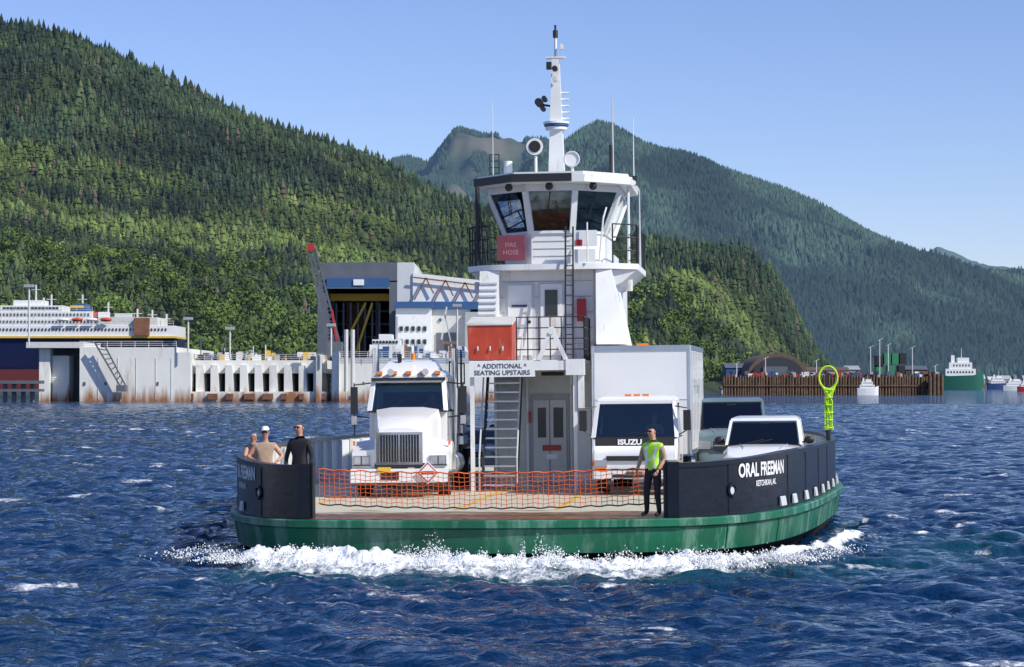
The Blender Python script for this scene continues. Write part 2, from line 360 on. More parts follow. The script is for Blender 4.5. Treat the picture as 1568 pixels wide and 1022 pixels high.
def leafy(name,cent,mat):
    V=[];C=[]
    for (x,y,z,s) in cent:
        nb=7; base=np.array([.085,.13,.028])*(.7+.8*rng.random())
        for b in range(nb):
            cx,cy,cz=x+rng.normal(0,.28)*s,y+rng.normal(0,.28)*s,z+s*(.35+.55*rng.random()); r=s*(.18+.16*rng.random())
            m=45; d=rng.normal(0,1,(m,3)); d/=np.linalg.norm(d,axis=1)[:,None]; c=np.array([cx,cy,cz])+d*r*(.7+.4*rng.random((m,1)))
            a=rng.normal(0,1,(m,3)); a/=np.linalg.norm(a,axis=1)[:,None]; bb=np.cross(a,d); l=s*.055*(.6+.9*rng.random((m,1)))
            V.append(np.stack([c+a*l,c+bb*l,c-a*l,c-bb*l],1).reshape(-1,3))
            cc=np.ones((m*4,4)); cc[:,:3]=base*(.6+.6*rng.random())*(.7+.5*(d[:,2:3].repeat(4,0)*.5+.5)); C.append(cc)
    V=np.concatenate(V);C=np.concatenate(C); f=np.arange(len(V)).reshape(-1,4); return fast_mesh(name,V,f,mat,C)
cs=[]
for i in range(820):
    y=640+620*random.random()**1.1; x=random.uniform(-.30,.13)*y
    z=hz(x,y)
    if z>2: cs.append((x,y,z-1,random.uniform(8,15)))
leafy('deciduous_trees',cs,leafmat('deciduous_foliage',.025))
# ------------------------------------------------------------------ ship frame
TH=R(6.5); S=Matrix.Translation((-.5,45,0))@Matrix.Rotation(-TH,4,'Z')@Matrix.Rotation(R(-.6),4,'Y')
half=[(3.92,0),(4.65,.5),(5.3,1.4),(5.95,3),(6.45,5),(6.95,8),(7.25,10.5),(7.6,14),(7.65,17.5)]
half=half+[(u,35-v) for u,v in half[:-1][::-1]]
HW=3.92
def catmull(P,n=14):
    P=[Vector(p) for p in P]; out=[]
    Q=[P[0]*2-P[1]]+P+[P[-1]*2-P[-2]]
    for i in range(1,len(Q)-2):
        a,b,c,d=Q[i-1:i+3]
        for k in range(n):
            t=k/n; out.append(.5*((2*b)+(c-a)*t+(2*a-5*b+4*c-d)*t*t+(3*b-a-3*c+d)*t**3))
    out.append(P[-1]); return out
oc=catmull(half); cum=[0]
for a,b in zip(oc[:-1],oc[1:]): cum.append(cum[-1]+(b-a).length)
LT=cum[-1]
def Ps(s):
    s=min(max(s,0),LT-1e-6)
    i=int(np.searchsorted(cum,s,side='right')-1); i=min(i,len(oc)-2)
    t=(s-cum[i])/(cum[i+1]-cum[i]); p=oc[i].lerp(oc[i+1],t)
    j=max(0,i-1);k2=min(len(oc)-1,i+2); tg=(oc[k2]-oc[j]).normalized()
    return p,Vector((tg.y,-tg.x))
def ztop(s): return 1.97+.12*min(1,max(0,(s-.6)/4))*min(1,max(0,(LT-s)/4))
DZ=.85
ferry=bpy.data.objects.new('car_ferry',None); scene.collection.objects.link(ferry); ferry.matrix_world=S
NP=90
port=[Ps(LT*i/NP) for i in range(NP+1)]
bow=[(Vector((u,-.5*(1-(u/HW)**2))),Vector((u*.18,-1)).normalized()) for u in np.linspace(-HW,HW,15)[1:-1]]
stern=[(Vector((p.x,35-p.y)),Vector((n_.x,-n_.y))) for p,n_ in bow[::-1]]
full=bow+port+stern+[(Vector((-p.x,p.y)),Vector((-n_.x,n_.y))) for p,n_ in port[::-1]]
def lev(off,z,endoff=0):
    out=[]
    for p,n_ in full:
        e=endoff*abs(n_.y)**1.2; q=p+n_*(off-e); out.append((q.x,q.y,z))
    return out
mb=MB()
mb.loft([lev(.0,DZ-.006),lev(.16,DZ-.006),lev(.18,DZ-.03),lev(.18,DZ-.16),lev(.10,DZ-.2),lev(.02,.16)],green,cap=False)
mb.loft([lev(.02,.16),lev(-.12,.05,.3),lev(-.3,-.9,4)],under,cap=False)
mb.add(lev(0,DZ),[tuple(range(len(full)))],deckm)
for s_ in np.arange(1.2,LT,2.4):
    p,n_=Ps(s_)
    for sg in(-1,1):
        q=Vector((p.x*sg,p.y)); nn=Vector((n_.x*sg,n_.y)); a=q+nn*.105; b=q+nn*.03
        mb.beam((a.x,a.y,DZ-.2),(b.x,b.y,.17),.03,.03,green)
mb.build('hull',parent=ferry,ang=30)
mb=MB(); ths=.16
for sg in(-1,1):
    O=[]
    for i in range(NP+1):
        s_=LT*i/NP; p,n_=Ps(s_); zt=ztop(s_)
        O.append((Vector((p.x*sg,p.y)),Vector((n_.x*sg,n_.y)),zt))
    def strip(o1,z1f,o2,z2f,mat):
        vs=[];fs=[]
        for q,nn,zt in O:
            a=q+nn*o1;b=q+nn*o2; vs+= [(a.x,a.y,z1f(zt)),(b.x,b.y,z2f(zt))]
        for i in range(len(O)-1): fs.append((2*i,2*i+1,2*i+3,2*i+2))
        mb.add(vs,fs,mat)
    strip(0,lambda z:DZ,0,lambda z:z,navy); strip(-ths,lambda z:DZ,-ths,lambda z:z,white)
    strip(.04,lambda z:z,-ths-.04,lambda z:z,navy);strip(.04,lambda z:z-.09,.04,lambda z:z,navy);strip(-ths-.04,lambda z:z-.09,-ths-.04,lambda z:z,navy)
    strip(0,lambda z:z-.09,.04,lambda z:z-.09,navy);strip(-ths,lambda z:z-.09,-ths-.04,lambda z:z-.09,navy)
    for s_ in np.arange(.9,LT,1.15):
        p,n_=Ps(s_); q=Vector((p.x*sg,p.y))-Vector((n_.x*sg,n_.y))*(ths+.06)
        mb.box(q.x-.04,q.x+.04,q.y-.04,q.y+.04,DZ,ztop(s_)-.1,white)
    for vv in(0,35):
        d=1 if vv==0 else -1
        mb.box(min(sg*(HW-.2),sg*(HW+.04)),max(sg*(HW-.2),sg*(HW+.04)),min(vv-.06*d,vv+.26*d),max(vv-.06*d,vv+.26*d),DZ,1.99,navy)
        mb.cyl((sg*(HW-.24),vv+.1*d,DZ),(sg*(HW-.24),vv+.1*d,2.02),.05,dark,10)
    for s_ in list(np.arange(5.2,18,1.55))+[2.9 if sg<0 else 4.1]:
        p,n_=Ps(s_); q=Vector((p.x*sg,p.y)); nn=Vector((n_.x*sg,n_.y)); tg=Vector((-nn.y,nn.x))
        c=q+nn*.03; hw=.2
        pts=[(c-tg*hw),(c+tg*hw)]
        mb.loft([[ (pts[0].x,pts[0].y,DZ+.06),(pts[1].x,pts[1].y,DZ+.06),(pts[1].x,pts[1].y,DZ+.26),(pts[0].x,pts[0].y,DZ+.26)],
                 [ (pts[0].x+nn.x*.05,pts[0].y+nn.y*.05,DZ+.06),(pts[1].x+nn.x*.05,pts[1].y+nn.y*.05,DZ+.06),(pts[1].x+nn.x*.02,pts[1].y+nn.y*.02,DZ+.24),(pts[0].x+nn.x*.02,pts[0].y+nn.y*.02,DZ+.24)]],lgrey)
    # weld seams on bulwark
    for s_ in (1.35,4.7,6.9,9.2,11.6):
        p,n_=Ps(s_); q=Vector((p.x*sg,p.y))+Vector((n_.x*sg,n_.y))*.006; mb.box(q.x-.008,q.x+.008,q.y-.008,q.y+.008,DZ+.02,ztop(s_)-.1,dark)
    p,n_=Ps(1.45); q=Vector((p.x*sg,p.y)); nn=Vector((n_.x*sg,n_.y)); rq=Vector((nn.x,nn.y,0)).to_track_quat('Z','Y')
    mb.torus((q.x+nn.x*.02,q.y+nn.y*.02,1.36),.12,.035,navy,rq,24); mb.cyl((q.x,q.y,1.36),(q.x+nn.x*.012,q.y+nn.y*.012,1.36),.1,lgrey,20)
    for body,size,zz,s0,wd in(('ORAL FREEMAN',.40,1.62,1.7,2.6),('KETCHIKAN, AK.',.17,1.40,2.5,1.2)):
        vs,fs=text_geo(body,size,'LEFT',.012 if size>.3 else .004); xm=max(v[0] for v in vs); out=[]
        for x,y,z in vs:
            xx=x/xm*wd; s_=s0+xx if sg>0 else (s0+wd)-xx
            p,n_=Ps(s_); q=Vector((p.x*sg,p.y))+Vector((n_.x*sg,n_.y))*.012; out.append((q.x,q.y,zz+y))
        mb.add(out,fs,lettering)
mb.build('bulwark',parent=ferry,ang=30)
mb=MB()
for u0 in(-1.1,1.15,-4.8,4.4):
    mb.box(u0-.06,u0+.06,3,31,DZ+.004,DZ+.008,yellow)
mb.build('deck_line',parent=ferry)
mb=MB(); N1=66
def npt(i,j):
    t=i/N1; u=-3.65+7.3*t; sag=.10*4*t*(1-t); z=(1.86-sag)-(.74)*j/8+.015*math.sin(i*1.7+j); v=.55+.04*math.sin(i*.9+j*.5)+.1*j/8
    return (u,v,z)
for i in range(N1+1): mb.tube([npt(i,j) for j in range(9)],.0065,netm,4)
for j in range(9): mb.tube([npt(i,j) for i in range(N1+1)],.015 if j in(0,8) else .0065,netm if j<8 else dark,4)
mb.build('safety_net',parent=ferry,smooth=False)
# superstructure
mb=MB()
W=white
mb.box(-1.6,1.1,13.3,21.7,DZ,4.1,lgrey)
mb.box(-.62,.42,13.25,13.32,.95,3.35,grey)
mb.box(-.54,-.12,13.22,13.26,1.0,3.2,lgrey); mb.box(-.08,.34,13.22,13.26,1.0,3.2,lgrey)
mb.box(-.42,-.2,13.205,13.225,2.2,3.0,dglass); mb.box(.0,.26,13.205,13.225,2.2,3.0,dglass)
mb.box(-.3,.2,13.19,13.215,1.85,2.0,redp); mb.box(-.2,.1,13.19,13.215,1.62,1.76,lettering)
mb.box(.55,1.0,13.24,13.3,1.0,3.0,W); 
for uu in(-1.55,-.7,.48,1.05): mb.box(uu-.03,uu+.03,13.22,13.3,DZ,4.0,W)
mb.cyl((-.3,13.1,3.9),(.3,13.1,3.9),.05,dark); mb.box(-.66,-.6,13.1,13.2,2.6,2.9,redp); mb.tube([(.5,13.2,DZ),(.5,13.2,3.6),(.9,13.2,3.7)],.025,lgrey)
for uu in(-1.72,-.82): mb.beam((uu,11.5,DZ),(uu,13.1,4.1),.05,.24,dark)
for i in range(13):
    t=(i+.6)/13.5; mb.box(-1.7,-.84,11.42+1.6*t,11.68+1.6*t,DZ+3.25*t,DZ+3.25*t+.04,alu)
for uu in(-1.76,-.78): mb.tube([(uu,11.3,1.7),(uu,12.9,4.9)],.022,lgrey); mb.cyl((uu,11.3,DZ),(uu,11.3,1.7),.022,lgrey)
mb.box(-1.95,1.0,11.0,22.5,4.1,4.24,W); 
mb.box(-1.95,-.25,10.93,10.99,3.82,4.22,W)
mb.box(-.25,1.0,10.93,10.99,3.98,4.22,W)
mb.box(.55,1.02,10.9,11.6,3.85,4.26,W); mb.box(.85,1.0,11,11.2,3.0,3.85,W)
mb.box(-1.95,-1.85,11.05,11.15,DZ,4.1,W)
mb.box(.72,.82,11.05,11.15,DZ,4.1,W)
add_text(mb,'^ ADDITIONAL ^',.17,(-1.1,10.925,4.04),(1,0,0),(0,0,1),dlett,bold=.004)
add_text(mb,'SEATING UPSTAIRS',.17,(-1.1,10.925,3.87),(1,0,0),(0,0,1),dlett,bold=.004)
mb.beam((-.15,11.0,4.25),(.18,11.0,5.05),.13,.1,W); mb.beam((.55,11.0,4.25),(.18,11.0,5.05),.13,.1,W); mb.cyl((.18,10.9,5.0),(.18,11.15,5.0),.1,W)
rail(mb,[(-.75,11.25),(1.0,11.25),(1.0,13.2)],4.24,1.12,dark,4,.28,.016)
rail(mb,[(-1.9,12.2),(-1.9,22.4),(.9,22.4)],4.24,1.0,lgrey,3,1.0)
mb.box(-1.45,1.1,13.35,20,4.24,6.7,W); mb.box(1.1,1.6,13.4,20,4.7,6.7,W)
mb.box(-1.28,-.48,13.30,13.36,4.35,6.35,lgrey); mb.box(-1.2,-.56,13.27,13.31,4.4,6.28,W)
mb.box(-.38,.32,13.30,13.36,4.35,6.35,lgrey); mb.box(-.32,.26,13.27,13.31,4.4,6.3,W); mb.box(-.2,.14,13.25,13.28,5.45,6.15,dglass)
mb.box(-1.1,-.68,13.255,13.275,5.7,5.76,dlett); mb.cyl((-.62,13.22,5.3),(-.62,13.28,5.3),.04,dark)
mb.box(.66,.9,13.2,13.34,5.3,5.9,redp); mb.box(.5,.56,13.28,13.34,4.3,6.6,lgrey)
for k in range(5): mb.box(-1.44,1.09,13.335,13.348,4.7+.42*k,4.712+.42*k,grey)
mb.loft([[(-1.98,12.4,4.24),(-1.5,12.4,4.24),(-1.5,15,4.24),(-1.98,15,4.24)],[(-1.9,12.9,6.66),(-1.38,12.9,6.66),(-1.38,15,6.66),(-1.9,15,6.66)]],W)
for k in range(11):
    z=4.6+k*.17; f=(z-4.24)/2.42; mb.box(-1.96+.08*f,-1.48+.1*f-.03,12.38+.5*f-.02,12.5+.5*f,z,z+.05,lgrey)
mb.loft([[(1.22,12.5,4.66),(2.0,12.7,4.66),(2.0,15.3,4.66),(1.22,15,4.66)],[(1.2,12.9,6.66),(1.62,12.9,6.66),(1.62,15,6.66),(1.2,15,6.66)]],W)
sl3=[(-1.0,12.75),(1.0,12.75),(1.7,12.9),(2.3,13.5),(2.3,17.4),(1.9,17.9),(-1.9,17.9),(-2.3,17.4),(-2.3,13.5),(-1.7,12.9)]
mb.prism(sl3,6.67,6.82,W)
for sg in(-1,1):
    mb.loft([[(sg*1.62,13.2,6.2),(sg*1.9,13.4,6.35),(sg*1.9,17.3,6.35),(sg*1.62,17.4,6.2)],[(sg*1.62,13.1,6.66),(sg*2.25,13.5,6.66),(sg*2.25,17.4,6.66),(sg*1.62,17.5,6.66)]],lgrey)
    rail(mb,[(sg*1.65,12.98),(sg*2.25,13.55),(sg*2.25,17.35),(sg*1.85,17.8)],6.82,1.05,dark,3,.5,.02)
    mb.cyl((sg*2.05,13.6,6.1),(sg*2.05,13.6,6.4),.09,offw)
wb=[(-.55,13.3),(.55,13.3),(1.35,14.1),(1.4,16.6),(.5,17.2),(-.5,17.2),(-1.4,16.6),(-1.35,14.1)]
wt=[(-.66,12.98),(.66,12.98),(1.78,13.98),(1.78,16.8),(.6,17.5),(-.6,17.5),(-1.78,16.8),(-1.78,13.98)]
mb.prism(wb,6.82,7.68,W)
mb.prism([(x*.97,13.3+(y-13.3)*.98+.04) for x,y in wb],7.66,7.7,inter)
for k in range(3): 
    z=7.05+.2*k; mb.box(-.5,.5,13.285,13.298,z,z+.014,grey)
z0,z1=7.68,8.78
for i in range(8):
    a,b=wb[i],wb[(i+1)%8]; c,d=wt[i],wt[(i+1)%8]
    A=Vector((*a,z0));B=Vector((*b,z0));C_=Vector((*c,z1));D=Vector((*d,z1))
    mb.beam(A,C_,.16,.12,W)
    mb.panel([A.lerp(B,.05)+Vector((0,0,.03)),B.lerp(A,.05)+Vector((0,0,.03)),D.lerp(C_,.05),C_.lerp(D,.05)],glass,.01)
    mb.beam(A+Vector((0,0,.02)),B+Vector((0,0,.02)),.09,.07,W)
    if i in(0,1,7): mb.beam(A.lerp(C_,.97).lerp(B.lerp(D,.97),.5)+Vector((0,-.05,0)),A.lerp(C_,.45).lerp(B.lerp(D,.45),.42)+Vector((0,-.05,0)),.02,.02,dark)
    if i in(2,6):
        mb.beam(A.lerp(B,.5),C_.lerp(D,.5),.12,.1,W)
mb.prism(wt,z1,8.97,W)
rf=[(-.95,12.5),(.95,12.5),(2.1,13.7),(2.1,17.2),(1.4,18),(-1.4,18),(-2.1,17.2),(-2.1,13.7)]
mb.prism(rf,8.97,9.17,W,[(x*1.02,y) for x,y in rf]); mb.prism([(x*.97,13+(y-13)*.97) for x,y in rf],9.17,9.25,W)
mb.panel([(-.97,12.485,8.99),(.62,12.485,8.99),(.62,12.485,9.2),(-.97,12.485,9.2)],dark,.02)
mb.panel([(-2.14,13.7,8.99),(-.97,12.48,8.99),(-.97,12.48,9.2),(-2.14,13.7,9.2)],dark,.02)
for uu,vv in((-1.1,12.9),(.0,12.72),(1.15,12.95)): mb.sph((uu,vv,8.88),.11,dark,10)
mb.box(-.9,.9,13.9,14.3,7.6,8.0,inter); mb.box(-.5,-.2,15.5,15.8,7.7,8.5,inter); mb.box(.5,.9,16,16.3,7.7,8.6,inter); mb.box(-1.2,-.7,16.3,16.6,7.7,8.7,inter)
mb.box(-1.45,-.7,13.05,13.28,6.95,7.62,maroon); add_text(mb,'FIRE',.17,(-1.08,13.04,7.3),(1,0,0),(0,0,1),pinklett); add_text(mb,'HOSE',.17,(-1.08,13.04,7.1),(1,0,0),(0,0,1),pinklett)
mb.box(.55,1.2,12.86,12.9,6.72,7.2,W); mb.box(.6,1.25,12.84,12.9,7.27,7.7,W); mb.box(.68,.86,12.82,12.842,7.3,7.45,redp); add_text(mb,'NO ADMITTANCE',.09,(.87,12.85,6.76),(1,0,0),(0,0,1),dlett)
for uu in(.42,.62): mb.cyl((uu,12.3,4.24),(uu,12.75,7.8),.024,dark,6)
for k in range(13): mb.cyl((.42,12.3+.45*k/13,4.4+3.4*k/13),(.62,12.3+.45*k/13,4.4+3.4*k/13),.015,dark,6)
mb.tube([(1.3,12.85,6.85),(1.42,12.8,8.0),(1.5,12.9,8.3)],.025,W); mb.tube([(1.0,12.7,6.85),(1.0,12.7,7.9)],.02,W)
mb.cyl((-1.75,13.2,6.8),(-2.0,13.1,8.95),.03,dark)
mb.cyl((-2.0,13.3,6.82),(-2.0,13.3,8.97),.06,dark); mb.cyl((2.0,14.3,6.82),(2.0,14.3,8.97),.04,W)
def mbx(z,w_): return [(-w_,15-w_,z),(w_,15-w_,z),(w_,15+w_,z),(-w_,15+w_,z)]
mb.loft([mbx(9.2,.22),mbx(10.75,.17),mbx(12.6,.1)],W)
mb.cyl((0,15,12.6),(0,15,13.2),.04,W); mb.cyl((0,15,13.2),(0,15,13.4),.07,dark,10); mb.cyl((0,15,13.4),(0,15,13.55),.03,dark)
mb.cyl((0,15,10.8),(0,15,10.86),.36,W,16); mb.cyl((0,15,10.64),(0,15,10.72),.3,W,16); mb.cyl((0,15,10.74),(0,15,10.8),.34,blueb,16)
mb.box(-.27,.27,14.9,15.1,12.62,12.67,W); mb.box(-.24,-.1,14.75,14.9,12.3,12.5,dark); mb.box(.14,.22,14.8,14.95,12.85,13.0,W)
for k,z in enumerate((10.95,11.12,11.3,11.48,11.66)): mb.cyl((.1,15,z),(.36,15,z),.03,W,6)
mb.cyl((-.1,15,11.3),(-.4,15,11.35),.03,dark); mb.cyl((-.45,14.6,11.38),(-.45,15,11.38),.11,dark,14); mb.cyl((-.3,14.6,11.48),(-.3,15,11.48),.07,dark,14); mb.cyl((-.35,14.7,11.22),(-.35,15,11.22),.07,dark,14)
mb.cyl((0,14.8,12.0),(.0,14.6,12.0),.07,offw); mb.cyl((0,14.8,12.3),(.0,14.65,12.3),.08,dark)
mb.cyl((-.5,14.2,9.2),(-.5,14.2,9.85),.04,W); mb.cyl((-.5,13.95,10.08),(-.5,14.4,10.08),.23,W,22,.17); mb.cyl((-.5,13.93,10.08),(-.5,13.952,10.08),.16,black,20)
mb.cyl((-.75,14.2,9.25),(-.25,14.2,9.25),.05,W)
mb.cyl((.5,14.2,9.2),(.5,14.2,9.55),.04,W); mb.cyl((.5,14.0,9.72),(.5,14.4,9.72),.22,W,22,.16); mb.torus((.5,13.99,9.72),.2,.025,lgrey,Vector((0,1,0)).to_track_quat('Z','Y'))
mb.cyl((-1.3,14.5,9.2),(-1.3,14.5,9.75),.12,W,14); mb.box(-1.05,-.9,14.3,14.5,9.2,9.35,W)
rail(mb,[(-1.75,14.1),(-1.5,14.1)],9.2,.7,dark,4,.25,.016)
for uu,vv,zt,r_ in((-1.65,14,11.3,.012),(1.6,14.3,11.4,.03),(2.15,14.5,10.9,.018),(2.3,14.4,8.9,.03)):
    mb.cyl((uu,vv,9.0 if uu<2.25 else 6.8),(uu,vv,zt),r_,W if r_<.02 else lgrey,6,r_*.5)
mb.cyl((1.55,14.2,9.2),(1.55,14.2,10.1),.05,dark); mb.box(2.05,2.25,14.2,14.4,9.0,9.25,dark); mb.cyl((2.15,14.1,9.05),(2.15,14.2,9.05),.08,lettering)
mb.box(1.2,1.5,14.5,15,9.25,9.35,dark)
mb.box(-1.3,1.3,19,21,6.7,7.4,W)
mb.build('deckhouse',T=Matrix.Translation((.14,0,0)),parent=ferry,bevel=.012)
mb=MB()
mb.loft([[(-1.85,11.1,4.26),(-.72,11.1,4.26),(-.72,12.1,4.26),(-1.85,12.1,4.26)],[(-1.87,11.05,5.15),(-.7,11.05,5.15),(-.7,12.1,5.35),(-1.87,12.1,5.35)]],orange)
mb.loft([[(-1.9,11.02,5.15),(-.68,11.02,5.15),(-.68,12.12,5.36),(-1.9,12.12,5.36)],[(-1.9,11.02,5.21),(-.68,11.02,5.21),(-.68,12.12,5.42),(-1.9,12.12,5.42)]],offw)
for uu in(-1.6,-1.28,-.95): mb.box(uu-.02,uu+.02,11.035,11.06,4.5,4.62,offw)
mb.build('life_jacket_locker',S,bevel=.02)
mb=MB(); cx,cy,cz=7.42,13.2,3.3
def rp(a): return (cx+.24*math.cos(a),cy,cz+.42+.30*math.sin(a)) 
pts=[rp(2*math.pi*i/20) for i in range(21)]; mb.tube(pts,.03,neonrope)
for i in range(11,20):
    mb.tube([pts[i],(cx+.10*math.cos(i*.6),cy+.06*math.sin(i),cz-.2),(cx+.12*math.cos(i*2.2),cy,2.35)],.018,neonrope)
for k in range(6): mb.torus((cx,cy,2.4+k*.2),.09+.015*(k%3),.016,neonrope,None,10,5)
mb.cyl((cx-.05,cy+.05,1.9),(cx-.05,cy+.05,3.9),.03,dark); mb.cyl((cx,cy,1.95),(cx,cy,2.35),.05,dark)
mb.build('rescue_net',S)
# ------------------------------------------------------------------ vehicles
def VT(u,v,rz=0): return S@Matrix.Translation((u,v,DZ))@Matrix.Rotation(R(rz),4,'Z')
mb=MB()
for x in(-1,1):
    mb.wheel((x*1.0,1.25,.5),.5,.3,chrome)
    for y in(6.2,7.5): mb.wheel((x*.95,y,.5),.5,.55)
    mb.box(x*.4-.05,x*.4+.05,.2,9.6,.65,.9,dark)
    secs=[]
    for k in range(9):
        a=math.pi*(k/8)*1.0; y=1.25-.72*math.cos(a); z=.72+.72*math.sin(a)*.95
        yi=1.25-.58*math.cos(a); zi=.62+.6*math.sin(a)
        secs.append([(x*.62,y,z+.05),(x*1.22,y,z-.04),(x*1.24,yi,zi),(x*.62,yi,zi)])
    mb.loft(secs,vwhite)
    mb.loft([[(x*.62,.12,.62),(x*1.2,.2,.62),(x*1.2,.2,1.12),(x*.62,.12,1.2)],[(x*.62,.6,.75),(x*1.22,.62,.8),(x*1.22,.62,1.25),(x*.62,.6,1.35)]],vwhite)
    mb.box(min(x*.74,x*1.16),max(x*.74,x*1.16),.08,.2,.82,1.04,chrome); mb.box(min(x*.78,x*.94),max(x*.78,x*.94),.06,.1,.85,1.01,headl); mb.box(min(x*.97,x*1.12),max(x*.97,x*1.12),.06,.1,.85,1.01,headl)
    mb.box(min(x*.73,x*1.17),max(x*.73,x*1.17),.09,.19,.79,.81,dark); mb.box(min(x*.945,x*.965),max(x*.945,x*.965),.055,.1,.82,1.04,dark)
    mb.box(min(x*1.17,x*1.22),max(x*1.17,x*1.22),.5,.62,1.28,1.4,amber)
    mb.cyl((x*1.05,3.95,.9),(x*1.05,3.95,3.75),.09,chrome,14); mb.cyl((x*1.05,3.95,1.5),(x*1.05,3.95,2.7),.13,chrome,14)
    mb.cyl((x*1.0,2.3,.75),(x*1.0,3.9,.75),.3,alu,20)
    mb.box(min(x*1.32,x*1.5),max(x*1.32,x*1.5),2.2,2.28,2.05,2.75,dark); mb.tube([(x*1.0,2.4,2.85),(x*1.41,2.24,2.8)],.02,dark); mb.tube([(x*1.0,2.4,1.95),(x*1.41,2.24,2.0)],.02,dark)
    mb.cyl((x*1.41,2.24,1.5),(x*1.41,2.24,2.85),.018,dark,6)
    mb.box(min(x*1.34,x*1.48),max(x*1.34,x*1.48),2.2,2.28,1.78,2.0,chrome)
    mb.cyl((x*.45,2.2,3.12),(x*.45,2.9,3.12),.05,chrome); mb.cyl((x*.45,2.15,3.12),(x*.45,2.25,3.12),.09,chrome,12,.06)
hs=[]
for y,wt_,wb_,zt in((.08,.5,.62,1.70),(.2,.55,.64,1.80),(1.0,.66,.72,2.02),(1.95,.8,.86,2.2)):
    hs.append([(-wb_,y,.85),(-wb_,y,zt-.28),(-wt_,y,zt-.04),(-wt_*.5,y,zt+.02),(wt_*.5,y,zt+.02),(wt_,y,zt-.04),(wb_,y,zt-.28),(wb_,y,.85)])
mb.loft(hs,vwhite)
mb.box(-.58,.58,.0,.1,.82,1.62,chrome); mb.box(-.5,.5,-.012,.02,.88,1.56,dark)
for k in range(15): mb.box(-.49+k*.07,-.475+k*.07,-.03,-.01,.88,1.56,chrome)
mb.box(-.02,.02,-.035,-.01,.85,1.6,chrome)
mb.box(-1.2,1.2,-.12,.12,.38,.72,vwhite); mb.box(-.45,-.0,-.14,-.12,.45,.65,dark); mb.box(-.52,-.2,-.15,-.121,.62,.76,yellow)
mb.box(-.62,.62,.0,.06,.74,.82,dark)
mb.box(-1.15,1.15,-.02,.1,.3,.38,wbrown)
T45=Matrix.Translation((.72,-.18,.62))@Matrix.Rotation(R(45),4,'Y'); mb.box(-.2,.2,-.01,.01,-.2,.2,lettering,T45); mb.box(-.18,.18,-.016,-.008,-.18,.18,redp,T45); mb.box(-.15,.15,-.02,-.012,-.15,.15,lettering,T45); mb.box(.56,.88,-.206,-.2,.58,.66,redp)
mb.box(-1.0,1.0,2.1,3.8,.95,2.15,vwhite)
b_=[(-.98,1.98,2.12),(.98,1.98,2.12),(1.0,3.8,2.12),(-1.0,3.8,2.12)]; t_=[(-.9,2.3,2.9),(.9,2.3,2.9),(.95,3.8,2.95),(-.95,3.8,2.95)]
def greenhouse(mb,b,t,pw,pm,rm,rt,gl=vglass,mid=None,back=True):
    for i in range(4):
        A,B=Vector(b[i]),Vector(b[(i+1)%4]);C2,D=Vector(t[i]),Vector(t[(i+1)%4]); mb.beam(A,C2,pw,pw*.7,pm)
        if i==2 and back: mb.panel([A,B,D,C2],pm,.04); continue
        mb.panel([A.lerp(B,.03),B.lerp(A,.03),D.lerp(C2,.03),C2.lerp(D,.03)],gl,.01)
        mb.beam(A,B,pw*.5,pw*.5,black); mb.beam(C2,D,pw*.8,pw*.8,pm)
        if mid and i in(1,3):
            for q in mid: mb.beam(A.lerp(B,q),C2.lerp(D,q),pw,pw*.5,pm)
    c=[Vector(p) for p in t]; cen=sum(c,Vector())/4
    mb.loft([[p+(p-cen)*.03 for p in c],[p+Vector((0,0,rt*.6)) for p in c],[p.lerp(cen,.12)+Vector((0,0,rt)) for p in c]],rm)
greenhouse(mb,b_,t_,.12,vwhite,vwhite,.22,mid=[.75])
mb.loft([[(-.8,2.4,3.1),(.8,2.4,3.1),(.8,3.6,3.1),(-.8,3.6,3.1)],[(-.6,3.0,3.4),(.6,3.0,3.4),(.6,3.7,3.45),(-.6,3.7,3.45)]],vwhite)
mb.box(-.95,.95,2.12,2.32,2.9,2.98,dark)
for k in(-.75,-.37,0,.37,.75): mb.box(k-.07,k+.07,2.25,2.38,3.06,3.15,amber)
mb.cyl((.05,3.0,3.45),(.05,3.0,3.62),.05,amber); mb.box(-.35,-.25,2.9,3.0,3.4,3.6,dark)
mb.box(-.01,.01,1.97,2.0,2.12,2.2,dark); mb.box(-.8,.8,3.4,3.6,1.7,2.6,inter)
mb.box(-.9,.9,2.15,2.5,2.1,2.2,inter); mb.beam((-.5,1.99,2.14),(-.1,2.1,2.4),.02,.02,black); mb.beam((.2,1.99,2.14),(.6,2.1,2.4),.02,.02,black)
ts=[]
for y,sc in((4.35,.55),(4.4,.92),(4.55,1),(9.3,1),(9.5,.92),(9.55,.5)):
    ts.append([(1.12*sc*math.cos(2*math.pi*i/28),y,2.1+.85*sc*math.sin(2*math.pi*i/28)) for i in range(28)])
mb.loft(ts,alu); 
for y in(5.5,7,8.5): mb.cyl((0,y,2.9),(0,y,3.08),.25,alu,16)
mb.box(-.55,.55,4.6,9.4,2.95,3.02,alu); rail(mb,[(.85,4.6),(.85,9.4)],2.8,.6,dark,1,1.2)
mb.box(-1.15,1.15,4.4,9.5,1.05,1.25,dark)
for z in(1.2,1.5): mb.box(1.0,1.25,4.1,5.4,z,z+.22,alu)
mb.cyl((1.2,4.2,1.0),(1.2,4.2,3.7),.025,dark)
mb.build('tanker_truck',VT(-3.25,8.5,3.0),bevel=.018)
mb=MB()
for x in(-1,1):
    mb.wheel((x*.88,1.15,.4),.4,.24,vwhite); mb.wheel((x*.8,5.2,.4),.4,.46,vwhite)
    mb.box(x*.4-.04,x*.4+.04,.5,7.6,.55,.75,dark)
lower=[(.02,.42),(-.03,.55),(-.03,1.0),(.03,1.22),(.12,1.42),(1.85,1.42),(1.85,.55),(1.6,.5),(1.55,.85),(1.35,.98),(.95,.98),(.75,.85),(.7,.5)]
secs=[]
